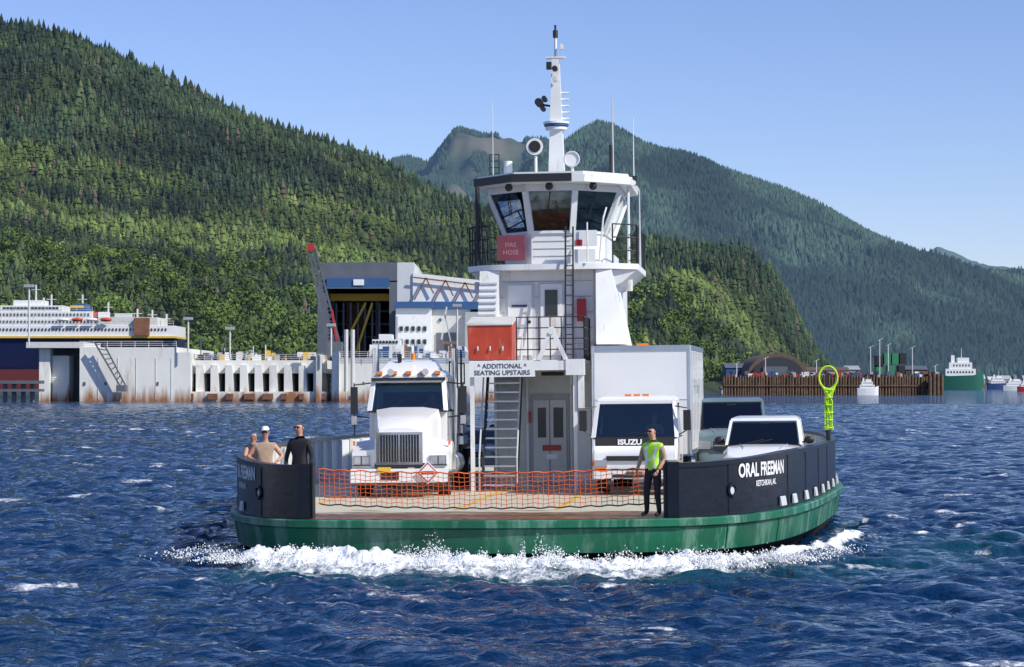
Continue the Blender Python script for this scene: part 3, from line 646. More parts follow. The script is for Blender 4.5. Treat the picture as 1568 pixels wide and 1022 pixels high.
for x in(-1.06,-1.0,1.0,1.06):
    inn=.06 if abs(x)>1.03 else 0
    secs.append([(x,max(y,inn*1.2) if y<.2 else y,z) for y,z in lower])
mb.loft(secs,vwhite)
greenhouse(mb,[(-1.03,.13,1.42),(1.03,.13,1.42),(1.03,1.85,1.42),(-1.03,1.85,1.42)],[(-.95,.5,2.3),(.95,.5,2.3),(.95,1.85,2.32),(-.95,1.85,2.32)],.10,vwhite,vwhite,.14)
mb.panel([(-.98,.045,1.22),(.98,.045,1.22),(.98,.125,1.44),(-.98,.125,1.44)],black,.03)
add_text(mb,'ISUZU',.19,(-.12,.018,1.26),(1,0,0),(0,.34,.94),lettering,bold=.008,sx=1.15)
mb.box(-.7,.7,-.05,-.02,.86,.98,dark); mb.box(-1.0,1.0,-.07,.02,.42,.62,vwhite); mb.box(-.55,.55,-.08,-.06,.45,.52,dark); mb.box(-1.02,1.02,-.04,0,.63,.655,dark)
for x in(-1,1):
    mb.box(min(x*.68,x*1.0),max(x*.68,x*1.0),-.055,0,.72,.88,headl); mb.box(min(x*.98,x*1.05),max(x*.98,x*1.05),-.03,.1,.72,.88,amber); mb.box(min(x*.7,x*.95),max(x*.7,x*.95),-.06,0,.665,.71,amber)
    mb.box(min(x*1.2,x*1.38),max(x*1.2,x*1.38),.1,.2,1.6,2.1,dark); mb.tube([(x*.98,.35,2.2),(x*1.28,.15,2.15)],.015,dark); mb.tube([(x*1.0,.2,1.45),(x*1.28,.15,1.6)],.015,dark)
    mb.beam((x*.15-.1,.15,1.5),(x*.15+.45*1,.22,1.6),.02,.02,black)
    mb.box(min(x*1.062,x*1.068),max(x*1.062,x*1.068),.45,1.75,.9,.915,lgrey)
for k in(-.22,0,.22): mb.box(k-.08,k+.08,.75,.85,2.44,2.5,amber)
mb.box(-.2,.2,-.09,-.07,.5,.6,wbrown)
mb.box(-.95,.95,.2,.5,1.38,1.5,inter)
for x in(-.45,.45): mb.box(x-.25,x+.25,1.3,1.45,1.3,2.05,inter)
mb.box(-.98,.98,1.8,1.86,1.42,2.3,inter)
mb.box(-1.25,1.25,2.1,7.6,.95,3.72,vwhite)
for x in(-1.25,1.25): mb.cyl((x*.985,2.12,.95),(x*.985,2.12,3.72),.05,alu,10); mb.box(x-.012,x+.012,2.1,7.6,.93,1.05,alu); mb.box(x-.014,x+.014,2.1,7.6,3.62,3.74,alu)
mb.box(-1.25,1.25,2.08,2.12,3.6,3.74,alu); mb.box(-1.2,1.2,2.085,2.1,2.35,2.362,lgrey)
for k in range(8): mb.box(1.25,1.258,2.6+k*.62,2.61+k*.62,1.05,3.62,lgrey)
add_text(mb,'Fast Freight',.5,(1.262,4.8,2.5),(0,1,0),(0,0,1),grey)
mb.box(-.15,.15,2.5,2.6,3.74,3.8,amber)
mb.build('box_truck',VT(2.54,9.0,-2),bevel=.018)
def car(name,T,Lc,Wc,hb,hr,paint,hoodL=1.15,wr=.38,tw=.80,rake=.75):
    mb=MB(); hw=Wc/2; secs=[]
    prof_=[(-.05,.80,.45,.74),(0,.9,.35,.82),(.14,.97,.3,hb*.88),(.3,.98,.3,hb*.94),(hoodL*.6,1,.3,hb*.98),(hoodL,1,.3,hb),(Lc*.6,1,.3,hb+.02),(Lc-.2,.98,.3,hb+.02),(Lc,.9,.4,hb-.1)]
    for y,ws,zb,zt in prof_:
        a=hw*ws; secs.append([(-a*.92,y,zb),(-a,y,zb+.12),(-a,y,(zb+zt)/2),(-a*.98,y,zt-.12),(-a*.88,y,zt-.01),(-a*.5,y,zt+.03),(a*.5,y,zt+.03),(a*.88,y,zt-.01),(a*.98,y,zt-.12),(a,y,(zb+zt)/2),(a,y,zb+.12),(a*.92,y,zb)])
    mb.loft(secs,paint)
    greenhouse(mb,[(-hw*.93,hoodL-.05,hb),(hw*.93,hoodL-.05,hb),(hw*.93,Lc-.15,hb),(-hw*.93,Lc-.15,hb)],[(-hw*tw,hoodL+rake,hr-.08),(hw*tw,hoodL+rake,hr-.08),(hw*tw,Lc-.5,hr-.08),(-hw*tw,Lc-.5,hr-.08)],.065,paint,paint,.1,mid=[.33,.66],back=False)
    mb.box(-.12,.12,hoodL+rake-.1,hoodL+rake-.06,hr-.2,hr-.14,black)
    for x in(-1,1):
        for y in(.95,Lc-1.0): mb.wheel((x*(hw-.12),y,wr),wr,.24,alu); mb.torus((x*(hw-.02),y,wr+.02),wr+.05,.04,paint,Vector((1,0,0)).to_track_quat('Z','Y'),20,6)
        mb.box(min(x*hw*.58,x*hw*.92),max(x*hw*.58,x*hw*.92),-.04,.06,hb*.66,hb*.80,headl); mb.box(min(x*hw*.93,x*hw*.97),max(x*hw*.93,x*hw*.97),.0,.1,hb*.66,hb*.8,amber)
        mb.sph((x*(hw+.12),hoodL+.35,hb+.12),.13,dark,10,(1,.5,.75)); mb.box(min(x*hw*.9,x*(hw+.1)),max(x*hw*.9,x*(hw+.1)),hoodL+.33,hoodL+.37,hb+.05,hb+.09,dark)
        mb.box(x*.4-.25,x*.4+.25,hoodL+1.2,hoodL+1.35,.6,hb+.42,inter); mb.sph((x*.4,hoodL+1.28,hb+.48),.13,inter,8)
        mb.beam((x*.1-.35,hoodL,hb+.04),(x*.1+.1,hoodL+.12,hb+.14),.02,.02,black)
        mb.beam((x*hw*.45,.25,hb*.96+.03),(x*hw*.6,hoodL-.1,hb+.035),.015,.015,grey)
    mb.box(-hw*.5,hw*.5,-.06,-.03,hb*.64,hb*.8,dark); mb.box(-hw*.8,hw*.8,-.09,0,.4,.55,grey); mb.box(-hw*.48,hw*.48,-.07,-.05,hb*.71,hb*.73,chrome)
    mb.box(-hw*.8,hw*.8,hoodL+.05,hoodL+.4,hb-.02,hb+.06,inter)
    return mb.build(name,T,bevel=.015)
car('suv',VT(5.66,6.9,-2),4.9,1.92,1.24,1.90,vwhite,hoodL=1.2,rake=.75,tw=.84)
car('van',VT(4.85,14.0),5.2,1.95,1.5,2.32,M('grey_green_paint',(.12,.17,.19),.3),hoodL=.9,tw=.86)
car('sedan',VT(-3.1,20.5),4.6,1.8,.95,1.45,M('silver_paint',(.5,.5,.5),.3,.5))
# ------------------------------------------------------------------ people
def person(name,T,J={},cl=None,hat=None,glasses=False,scale=1.,vest=False,sit=False):
    P=dict(pel=(0,0,.93),wai=(0,0,1.08),che=(0,0,1.30),nb=(0,.01,1.45),nk=(0,0,1.52),h1=(0,-.015,1.60),h2=(0,-.01,1.68),h3=(0,0,1.745),
      sl=(-.19,0,1.40),el=(-.26,.03,1.12),wl=(-.27,-.05,.87),sr=(.19,0,1.40),er=(.26,.03,1.12),wr=(.27,-.05,.87),
      hl=(-.095,0,.87),kl=(-.11,-.02,.48),al=(-.12,.03,.09),tl=(-.14,-.14,.045),hr=(.095,0,.87),kr=(.11,-.02,.48),ar=(.12,.03,.09),tr=(.14,-.14,.045))
    if sit:
        P.update(kl=(-.13,-.42,.90),al=(-.13,-.42,.48),tl=(-.13,-.56,.44),kr=(.13,-.42,.90),ar=(.13,-.42,.48),tr=(.13,-.56,.44),el=(-.25,-.12,1.15),wl=(-.17,-.36,1.22),er=(.25,-.12,1.15),wr=(.17,-.36,1.22))
    P.update(J)
    rad=dict(pel=(.155,.115),wai=(.145,.11),che=(.17,.12),nb=(.08,.07),nk=(.055,.055),h1=(.07,.08),h2=(.085,.098),h3=(.06,.065),
      sl=(.07,.07),sr=(.07,.07),el=(.048,.048),er=(.048,.048),wl=(.03,.032),wr=(.03,.032),hl=(.095,.1),hr=(.095,.1),kl=(.065,.068),kr=(.065,.068),al=(.045,.05),ar=(.045,.05),tl=(.045,.035),tr=(.045,.035))
    E=[('pel','wai'),('wai','che'),('che','nb'),('nb','nk'),('nk','h1'),('h1','h2'),('h2','h3'),('che','sl'),('sl','el'),('el','wl'),('che','sr'),('sr','er'),('er','wr'),('pel','hl'),('hl','kl'),('kl','al'),('al','tl'),('pel','hr'),('hr','kr'),('kr','ar'),('ar','tr')]
    lab={('pel','wai'):'top',('wai','che'):'top',('che','nb'):'top',('nb','nk'):'skin',('nk','h1'):'skin',('h1','h2'):'skin',('h2','h3'):'skin',('che','sl'):'top',('sl','el'):'slv',('el','wl'):'arm',('che','sr'):'top',('sr','er'):'slv',('er','wr'):'arm',('al','tl'):'shoe',('ar','tr'):'shoe'}
    names=list(P); idx={k:i for i,k in enumerate(names)}
    def skinned(vs,es,rs,roots,lvl):
        me=bpy.data.meshes.new('sk'); me.from_pydata(vs,es,[]); o=bpy.data.objects.new('sk',me); scene.collection.objects.link(o)
        o.modifiers.new('s','SKIN'); sv=me.skin_vertices[0].data
        for i,r_ in enumerate(rs): sv[i].radius=r_; sv[i].use_root=(i in roots)
        sb=o.modifiers.new('b','SUBSURF'); sb.levels=lvl; sb.render_levels=lvl
        dg=bpy.context.evaluated_depsgraph_get(); dg.update(); e=o.evaluated_get(dg); m2=e.to_mesh()
        V=[v.co.copy() for v in m2.vertices]; Fc=[tuple(p.vertices) for p in m2.polygons]; e.to_mesh_clear(); bpy.data.objects.remove(o); return V,Fc
    V,Fc=skinned([P[k] for k in names],[(idx[a],idx[b]) for a,b in E],[rad[k] for k in names],[idx['pel']],2)
    cl=cl or {}; mats={'top':cl.get('top',blackc),'slv':cl.get('slv',cl.get('top',blackc)),'arm':cl.get('arm',skin),'leg':cl.get('leg',navyc),'shoe':black,'skin':skin,'hair':cl.get('hair',hairb)}
    mb=MB()
    for v in V: mb.v.append(tuple(v))
    H2=Vector(P['h2'])
    for f in Fc:
        c=sum((V[i] for i in f),Vector())/len(f); best=None;bd=1e9
        for a,b in E:
            A,B=Vector(P[a]),Vector(P[b]); ab=B-A; t=max(0,min(1,(c-A).dot(ab)/ab.length_squared)); d=(c-(A+ab*t)).length/(sum(rad[a])*(1-t)+sum(rad[b])*t)
            if d<bd: bd=d;best=(a,b)
        l=lab.get(best,'leg'); mt=mats[l]
        if l=='top' and c.z<P['pel'][2]-.02: mt=mats['leg']
        if l=='skin':
            r_=c-H2
            if r_.z>.045 or (r_.y>.015 and r_.z>-.06): mt=hat or mats['hair']
        if l=='skin' and c.z<P['nb'][2]+.02: mt=mats['top']
        if vest and l in('top',) :
            x=abs(c.x-P['che'][0])
            if .075<x<.125 or (1.08<c.z<1.14): mt=silver
        mb.f.append(list(f)); mb.m.append(mb.mi(mt))
    h=H2
    mb.sph((h.x,h.y-.105,h.z-.03),.016,skin,8,(.8,1,1.4))
    for x in(-1,1):
        mb.sph((h.x+x*.032,h.y-.088,h.z+.0),.012,hairb,6); mb.sph((h.x+x*.088,h.y+.005,h.z-.015),.022,skin,8,(.4,.8,1.2))
    mb.box(h.x-.025,h.x+.025,h.y-.098,h.y-.085,h.z-.075,h.z-.068,redlett)
    if glasses: mb.box(h.x-.07,h.x+.07,h.y-.108,h.y-.085,h.z-.014,h.z+.016,black)
    if hat: mb.loft([[(h.x+.085*math.cos(a),h.y+.0+.095*math.sin(a),h.z+zz) for a in np.linspace(0,6.283,15)[:-1]] for zz in(.04,.08)]+[[(h.x+.05*math.cos(a),h.y+.05*math.sin(a),h.z+.125) for a in np.linspace(0,6.283,15)[:-1]]],hat); mb.box(h.x-.06,h.x+.06,h.y-.17,h.y-.08,h.z+.04,h.z+.052,hat)
    vs=[];es=[];rs=[];roots=[]
    for e_,w_ ,sx in(('el','wl',-1),('er','wr',1)):
        A,B=Vector(P[e_]),Vector(P[w_]); d=(B-A).normalized(); side=d.cross(Vector((sx,0,0))).normalized(); 
        if side.length<.1: side=Vector((0,1,0))
        pn=side.cross(d).normalized()*(-sx)
        o=len(vs); vs+=[B,B+d*.05,B+d*.085]; rs+=[(.028,.028),(.036,.022),(.036,.018)]; es+=[(o,o+1),(o+1,o+2)]; roots.append(o)
        for k in range(4):
            off=side*(k-1.5)*.019; L_=(.07,.08,.075,.06)[k]; o=len(vs); b0=B+d*.075+off
            vs+=[b0,b0+d*L_*.5,b0+d*L_*.8+pn*L_*.3,b0+d*L_*.85+pn*L_*.6]; rs+=[(.009,.009)]*3+[(.007,.007)]; es+=[(o,o+1),(o+1,o+2),(o+2,o+3)]; roots.append(o)
        o=len(vs); b0=B+d*.03-side*.025; vs+=[b0,b0+d*.03-side*.03+pn*.01,b0+d*.06-side*.035+pn*.02]; rs+=[(.012,.012),(.010,.010),(.008,.008)]; es+=[(o,o+1),(o+1,o+2)]; roots.append(o)
    V,Fc=skinned(vs,es,rs,roots,1); mb.add(V,Fc,skin)
    return mb.build(name,T@Matrix.Scale(scale,4),ang=60)
def PT(u,v,rz,z=DZ): return S@Matrix.Translation((u,v,z))@Matrix.Rotation(R(rz),4,'Z')
person('deckhand',PT(3.42,.2,-30),dict(wl=(-.33,-.06,.92),el=(-.31,.04,1.14),h2=(-.02,-.02,1.68),er=(.25,.05,1.14),wr=(.2,-.12,.93),kl=(-.13,-.04,.48),al=(-.17,.03,.09),tl=(-.20,-.13,.045)),dict(top=neon,slv=tanc,arm=skin,leg=blackc),glasses=True,scale=1.05,vest=True)
person('passenger',PT(-5.3,2.75,10),dict(el=(-.36,0,1.16),wl=(-.22,-.2,1.08),er=(.36,0,1.16),wr=(.25,-.2,1.06)),dict(top=tanc,slv=skin,arm=skin,leg=navyc),hat=lettering,glasses=True,scale=1.05)
person('passenger',PT(-5.8,3.7,50),dict(el=(-.3,-.08,1.16),wl=(-.2,-.33,1.1),er=(.3,-.08,1.16),wr=(.2,-.33,1.1)),dict(top=blackc,slv=skin,arm=skin,leg=navyc),scale=.99)
person('passenger',PT(-4.3,1.7,-20),dict(el=(-.32,.05,1.14),wl=(-.26,-.1,.92)),dict(top=blackc,slv=blackc,arm=blackc,leg=navyc),glasses=True,scale=1.12)
person('captain',PT(.2,14.6,0,6.95),dict(),dict(top=navyc,slv=navyc,leg=navyc),hat=blackc,scale=.93)
dT=lambda u,v,z: S@Matrix.Translation((u,v,DZ+z))
person('driver',dT(2.98,10.1,.42),{},dict(top=tanc,slv=tanc),hat=redp,sit=True,scale=.9)
person('driver',dT(-2.83,11.35,.9),{},dict(top=redp,slv=redp),sit=True,scale=.95)
person('driver',dT(6.06,9.15,.05),{},dict(top=tanc),sit=True,scale=.9)
person('driver',dT(5.25,9.15,.03),{},dict(top=bluec),sit=True,scale=.9)
# ------------------------------------------------------------------ background port
def px(x,D): return (x-CX)*D/F
def pz(y,D): return CH+(HY-y)*D/F
mb=MB(); D=480
def bx(x0,x1,y0,y1,D0,dep,mat,m=None):
    (m or mb).box(px(x0,D0),px(x1,D0),D0,D0+dep,pz(y1,D0),pz(y0,D0),mat)
bx(122,270,532,620,480,60,dockw); bx(66,122,530,620,492,40,steelg); bx(60,76,528,620,484,4,dockw); bx(80,106,545,620,486,5,dockw)  # steel-grey box is the dock end face, its shade put into the colour
bx(40,128,524,533,482,20,offw)
bx(284,500,552,572,484,30,dockw); bx(270,292,540,620,480,5,dockw); bx(284,500,600,622,481,12,dockw); bx(284,500,560,610,500,10,steelg)
x=300
while x<500:
    mb.loft([[(px(x,482),482,0),(px(x+14,482),482,0),(px(x+14,482),498,0),(px(x,482),498,0)],[(px(x,482),482,pz(560,482)),(px(x+10,482),482,pz(560,482)),(px(x+10,482),498,pz(560,482)),(px(x,482),498,pz(560,482))]],dockw)
    x+=22.5
bx(484,492,545,616,480,4,dockw); bx(515,760,548,620,482,60,dockw); bx(508,519,540,620,480,4,dockw)
for x in range(290,500,28): bx(x,x+random.randint(6,16),603,612,480.2,.7,wbrown)
for x in(150,180,208,238,262,530,560,600,640,690): bx(x,x+.8,548,612,479.9,.1,offw)
for x in(128,160,240,555,620): bx(x,x+3,585,590,479.8,.2,steelg)
for (x0,x1,y) in((122,270,532),(292,500,552),(519,760,548)):
    pts=[(px(x0,481),481),(px(x1,481),481)]; rail(mb,pts,pz(y,481),1.3,offw,3,3,.06)
mb.beam((px(145,478),478,pz(525,478)),(px(188,478),478,pz(598,478)),.6,.3,steelg); mb.beam((px(158,478),478,pz(525,478)),(px(192,478),478,pz(590,478)),.4,.3,steelg)
for k in range(9): 
    t=k/9; mb.beam((px(147+43*t,478),478,pz(527+70*t,478)),(px(159+32*t,478),478,pz(530+58*t,478)),.2,.2,steelg)
bx(178,192,590,600,476,3,steelg)
for x in(8,22,36,50): mb.cyl((px(x,470),470,-2),(px(x,470),470,pz(585,470)),.5,steelg)
bx(0,62,583,588,468,4,steelg); bx(0,62,596,600,468,4,steelg)
mb.build('dry_dock')
mb=MB()
for x,y0,y1 in((288,490,540),(352,505,550),(507,500,545),(530,505,600),(540,505,600),(44,440,530),(700,470,548)):
    mb.cyl((px(x,478),478,pz(y1,478)),(px(x,478),478,pz(y0,478)),.45 if x in(530,540) else .2,offw,8)
    if x not in(530,540): mb.box(px(x,478)-1,px(x,478)+1,477.5,478.5,pz(y0,478),pz(y0,478)+.6,grey)
mb.build('light_poles')
mb=MB()
for i in range(80):
    x=random.uniform(275,498); y=random.uniform(541,550); wd=random.uniform(2,9); bx(x,x+wd,y-random.uniform(0,6),552,486+random.random()*14,3,random.choice([offw,wbrown,grey,steelg,yellow,white,dark]))
for i in range(55):
    x=random.uniform(560,735); wd=random.uniform(3,10); bx(x,x+wd,random.uniform(528,543),549,484+random.random()*16,3,random.choice([offw,wbrown,grey,white,blueb,steelg]))
for i in range(18):
    x=random.uniform(275,735); mb.cyl((px(x,490),490,pz(550,490)),(px(x,490),490,pz(random.uniform(515,535),490)),.12,random.choice([offw,steelg]),6)
mb.build('dock_equipment')
mb=MB()
for (x0,x1,y0,y1) in((566,618,528,545),(570,612,520,528),(580,600,512,520)): bx(x0,x1,y0,y1,496,8,white)
for k in range(8): bx(571+k*5,574+k*5,522,526,495.8,.3,dark)
mb.cyl((px(608,498),498,pz(520,498)),(px(608,498),498,pz(485,498)),.2,grey); mb.build('workboat')
mb=MB(); D=560
bx(486,500,430,560,D,50,steelg); bx(596,608,430,560,D,50,steelg); bx(492,608,402,432,D,50,steelg); bx(500,596,426,440,D-1,1.5,blueb); bx(541,557,428,437,D-1.4,.5,white)
bx(490,606,440,560,D+45,4,inter); bx(608,634,402,560,D+.5,50,lgrey); bx(500,596,438,442,D-.6,1,lgrey)
bx(500,596,450,461,D+12,2,yellow); bx(505,512,461,545,D+14,2,steelg); bx(575,580,461,545,D+14,2,steelg); 
for k in range(7): mb.beam((px(515+k*11,D+10),D+10,pz(545,D)),(px(515+k*11,D+10),D+10,pz(462,D)),.5,.5,steelg)
for k in range(3): bx(500,596,475+k*20,478+k*20,D+30,2,grey)
bx(530,560,462,540,D+20,3,wbrown)
mb.beam((px(520,D+9),D+9,pz(540,D)),(px(560,D+9),D+9,pz(462,D)),.6,.6,yellow); mb.beam((px(545,D+9),D+9,pz(540,D)),(px(570,D+9),D+9,pz(462,D)),.6,.6,yellow)
mb.build('shipyard_hall')
mb=MB()
bx(606,660,470,548,D-20,18,white); bx(604,662,462,472,D-21,20,blueb); bx(660,720,472,548,D-14,20,offw); bx(712,760,478,548,D-18,20,grey); bx(658,760,462,474,D-15,20,blueb)
mb.loft([[(px(632,D),D,pz(462,D)),(px(632,D),D+30,pz(462,D)),(px(632,D),D+30,pz(418,D)),(px(632,D),D,pz(418,D))],[(px(760,D),D,pz(462,D)),(px(760,D),D+30,pz(462,D)),(px(760,D),D+30,pz(432,D)),(px(760,D),D,pz(432,D))]],white)
for k in range(4):
    xa=634+k*30; ya=420+k*3.5
    mb.beam((px(xa,D-1),D-1,pz(ya+40,D)),(px(xa+18,D-1),D-1,pz(ya+6,D)),.35,.35,wbrown); mb.beam((px(xa+18,D-1),D-1,pz(ya+6,D)),(px(xa+30,D-1),D-1,pz(ya+30,D)),.35,.35,wbrown)
mb.beam((px(632,D-1),D-1,pz(425,D)),(px(740,D-1),D-1,pz(438,D)),.35,.35,wbrown)
for k in range(5):
    bx(612+k*9,617+k*9,500,507,D-20.3,.4,dglass); bx(612+k*9,617+k*9,520,527,D-20.3,.4,dglass)
bx(640,650,525,548,D-20.3,.4,grey); bx(668,700,510,548,D-14.4,.5,steelg); bx(672,676,488,492,D-14.4,.3,blueb)
mb.build('shipyard_building')
mb=MB(); D=500
a=(px(514,D),D,pz(540,D)); b=(px(477,D),D,pz(380,D)); wa,wb2=1.5,.8
for dx,dy in((-1,0),(1,0),(0,1.5)):
    mb.beam((a[0]+dx*wa,D+dy,a[2]),(b[0]+dx*wb2,D+dy,b[2]),.4,.4,steelg)
n_=20
for k in range(n_):
    t=k/n_;t2=(k+1)/n_; s=1 if k%2 else -1; w1=wa+(wb2-wa)*t
    mb.beam((a[0]+(b[0]-a[0])*t+s*w1,D,a[2]+(b[2]-a[2])*t),(a[0]+(b[0]-a[0])*t2-s*w1,D,a[2]+(b[2]-a[2])*t2),.26,.26,steelg)
    mb.beam((a[0]+(b[0]-a[0])*t-w1,D,a[2]+(b[2]-a[2])*t),(a[0]+(b[0]-a[0])*t+w1,D,a[2]+(b[2]-a[2])*t),.2,.2,steelg)
mb.box(b[0]-1,b[0]+.6,D-.6,D+.6,b[2]-.6,b[2]+1.0,redp); mb.beam((b[0]+.5,D,b[2]),(px(509,D),D,pz(478,D)),.16,.16,dark); mb.box(px(500,D),px(524,D),D-2,D+3,pz(548,D),pz(524,D),steelg)
mb.beam((px(516,D),D,pz(525,D)),(px(508,D),D,pz(475,D)),.5,.5,redp); mb.beam((b[0],D,b[2]),(px(474,D),D,pz(412,D)),.1,.1,dark)
mb.build('crane')
mb=MB(); D=520
mb.beam((px(695,D),D,pz(545,D)),(px(680,D),D,pz(478,D)),.3,.3,grey); mb.beam((px(676,D),D,pz(520,D)),(px(684,D),D,pz(470,D)),.3,.3,offw); mb.beam((px(672,D),D,pz(525,D)),(px(700,D),D,pz(525,D)),.4,.6,wbrown)
mb.build('dock_crane')
mb=MB(); D=560
def hp(x,y,dy=0): return (px(x,D),D+dy,pz(y,D))
mb.loft([[hp(-140,516),hp(-140,516,18),hp(-140,600,14),hp(-140,600,4)],[hp(60,517),hp(60,517,18),hp(60,600,14),hp(60,600,4)],[hp(270,519,2),hp(270,519,16),hp(262,600,12),hp(262,600,6)]],M('ship_navy',(.015,.025,.08),.4))
bx(-140,268,515,518,D-.4,19,yellow); bx(-140,120,566,600,D-.3,1,bottomred)
bx(-140,268,499,515,D,18,white); bx(-140,205,488,499,D+1,16,white); bx(-100,140,477,488,D+2,14,white); bx(0,95,468,477,D+3,10,white); bx(150,240,486,500,D+.5,14,offw); bx(20,64,460,468,D+4,8,white)
for k in range(70): 
    xx=-120+k*5.4
    bx(xx,xx+2.2,503,506.5,D-.2,.3,dglass)
    if xx<200: bx(xx,xx+2.4,491,494.5,D+.8,.3,dglass)
    if xx<135 and xx>-95: bx(xx,xx+2.4,480,484,D+1.8,.3,dglass)
    if 2<xx<88: bx(xx,xx+3.6,470,474,D+2.8,.3,dglass)
for k in range(4): mb.sph((px(96+k*22,D-1),D-1,pz(490,D)),.8,orange if k%2 else white,8,(2.,1,.7))
mb.loft([[hp(104,484,4),hp(132,484,4),hp(132,484,10),hp(104,484,10)],[hp(108,464,4),hp(124,464,4),hp(124,464,10),hp(108,464,10)]],blueb); bx(107,128,468,472,D+3.8,.3,yellow); bx(134,150,478,488,D+4,5,orange)
bx(205,228,487,514,D-1,8,wbrown); bx(175,200,480,488,D+3,3,lgrey); bx(150,165,478,488,D+3,3,white)
for x,y0 in((48,435),(60,455),(72,450),(120,450),(160,462),(250,480),(205,472),(228,474)): mb.cyl(hp(x,500,5),hp(x,y0,5),.25,offw,6); mb.box(px(x,D)-1.2,px(x,D)+1.2,D+4.8,D+5.2,pz(y0+8,D),pz(y0+7,D),offw)
for k,y in enumerate((499,488,477)):
    rail(mb,[(px(-100,D),D+.5+k),(px((265,204,138)[k],D),D+.5+k)],pz(y,D),1.2,offw,2,4,.05)
mb.build('passenger_ship')
mb=MB(); D=800
bx(1108,1436,578,584,D,60,wood)
x=1108
while x<1436:
    mb.cyl((px(x,D),D-.3,-2),(px(x,D),D-.3,pz(576+random.uniform(-2,2),D)),.45,wood,8); x+=random.uniform(3.2,5.2)
bx(1108,1436,584,610,D+3,2,inter); bx(1108,1436,590,592,D-1,.6,wood)
for x in(1424,1430,1436,1442): mb.cyl((px(x,D-3),D-3,-2),(px(x,D-3),D-3,pz(572+x%5,D)),.7,wood,8)
mb.build('pier')
mb=MB()
c=px(1192,830);r_=px(1241,830)-px(1192,830)-.5;zb=pz(578,830)
secs=[]
for y in(832,880): secs.append([(c+r_*math.cos(a),y,zb+r_*.78*math.sin(a)) for a in np.linspace(0,math.pi,20)])
mb.loft(secs,hutm); secs=[[(c+r_*.86*math.cos(a),y,zb+r_*.66*math.sin(a)) for a in np.linspace(0,math.pi,20)] for y in(831,831.8)]; mb.loft(secs,inter)
mb.box(c-r_*.5,c+r_*.3,830.4,831,zb,zb+r_*.35,steelg)
mb.build('quonset_hut')
cols=[white,offw,grey,blueb,wbrown,lgrey,M('tan_siding',(.35,.28,.2),.7),M('pale_green',(.25,.33,.28),.7),cgreen]
def house(x0,x1,ytop,ybase,D0,dep=10,gable=True,mat=None,rm=None,ground=True):
    m=MB(); mat=mat or random.choice(cols[:8]); a,b=px(x0,D0),px(x1,D0); zb,zt=pz(ybase,D0),pz(ytop,D0); hh=zt-zb
    if ground and D0>870 and D0<2000:
        g=hz((a+b)/2,D0+dep/2); zb=max(g,1)-1.; zt=zb+hh
    m.box(a,b,D0,D0+dep,zb-4,zb+hh*(.65 if gable else 1),mat)
    if gable:
        e=zb+hh*.65; o=.4; m.loft([[(a-o,D0-o,e),(a-o,D0+dep+o,e),(a-o,D0+dep/2,zt)],[(b+o,D0-o,e),(b+o,D0+dep+o,e),(b+o,D0+dep/2,zt)]],rm or random.choice([grey,hutm,steelg,lgrey]))
    k=max(2,int((b-a)/3.2))
    for i in range(k):
        xx=a+(b-a)*(i+.5)/k; m.box(xx-.6,xx+.6,D0-.06,D0+.02,zb+hh*.25,zb+hh*.45,dglass)
    m.build('warehouse' if (b-a)>14 else 'house')
for q in((1112,1142,556,578,860,15),(1236,1300,562,578,835,12),(1240,1290,546,556,1000,14),(1296,1316,560,578,850,10),(1268,1296,552,566,960,10),(1388,1420,560,578,860,12),(1202,1218,518,530,1500,14),(1210,1232,514,526,1620,12),(1228,1244,524,534,1550,12),(1322,1340,546,556,1500,14),(1290,1312,550,560,1400,16),(1105,1125,545,556,950,10)):
    house(*q)
mb=MB()
for i,(x,y) in enumerate(((1342,545),(1354,541),(1366,541),(1378,541),(1342,560),(1360,560),(1376,560))): bx(x,x+10,y,y+17,832,5,cgreen if i%3 else dark)
mb.build('cargo_containers')
mb=MB()
for i in range(110):
    x=random.uniform(1110,1434); wd=random.uniform(2,8); bx(x,x+wd,random.uniform(568,575),578,815+random.random()*12,3,random.choice([white,offw,wbrown,redp,blueb,grey,dark,steelg]))
mb.build('pier_cargo')
mb=MB(); 
for x,y0 in((1128,556),(1172,548),(1250,552),(1333,531),(1347,520),(1397,532),(1432,560),(1360,528)): mb.cyl((px(x,820),820,pz(578,820)),(px(x,820),820,pz(y0,820)),.18,offw,6); mb.beam((px(x-3,820),820,pz(y0+2,820)),(px(x+5,820),820,pz(y0-2,820)),.15,.15,offw)
mb.build('mooring_poles')
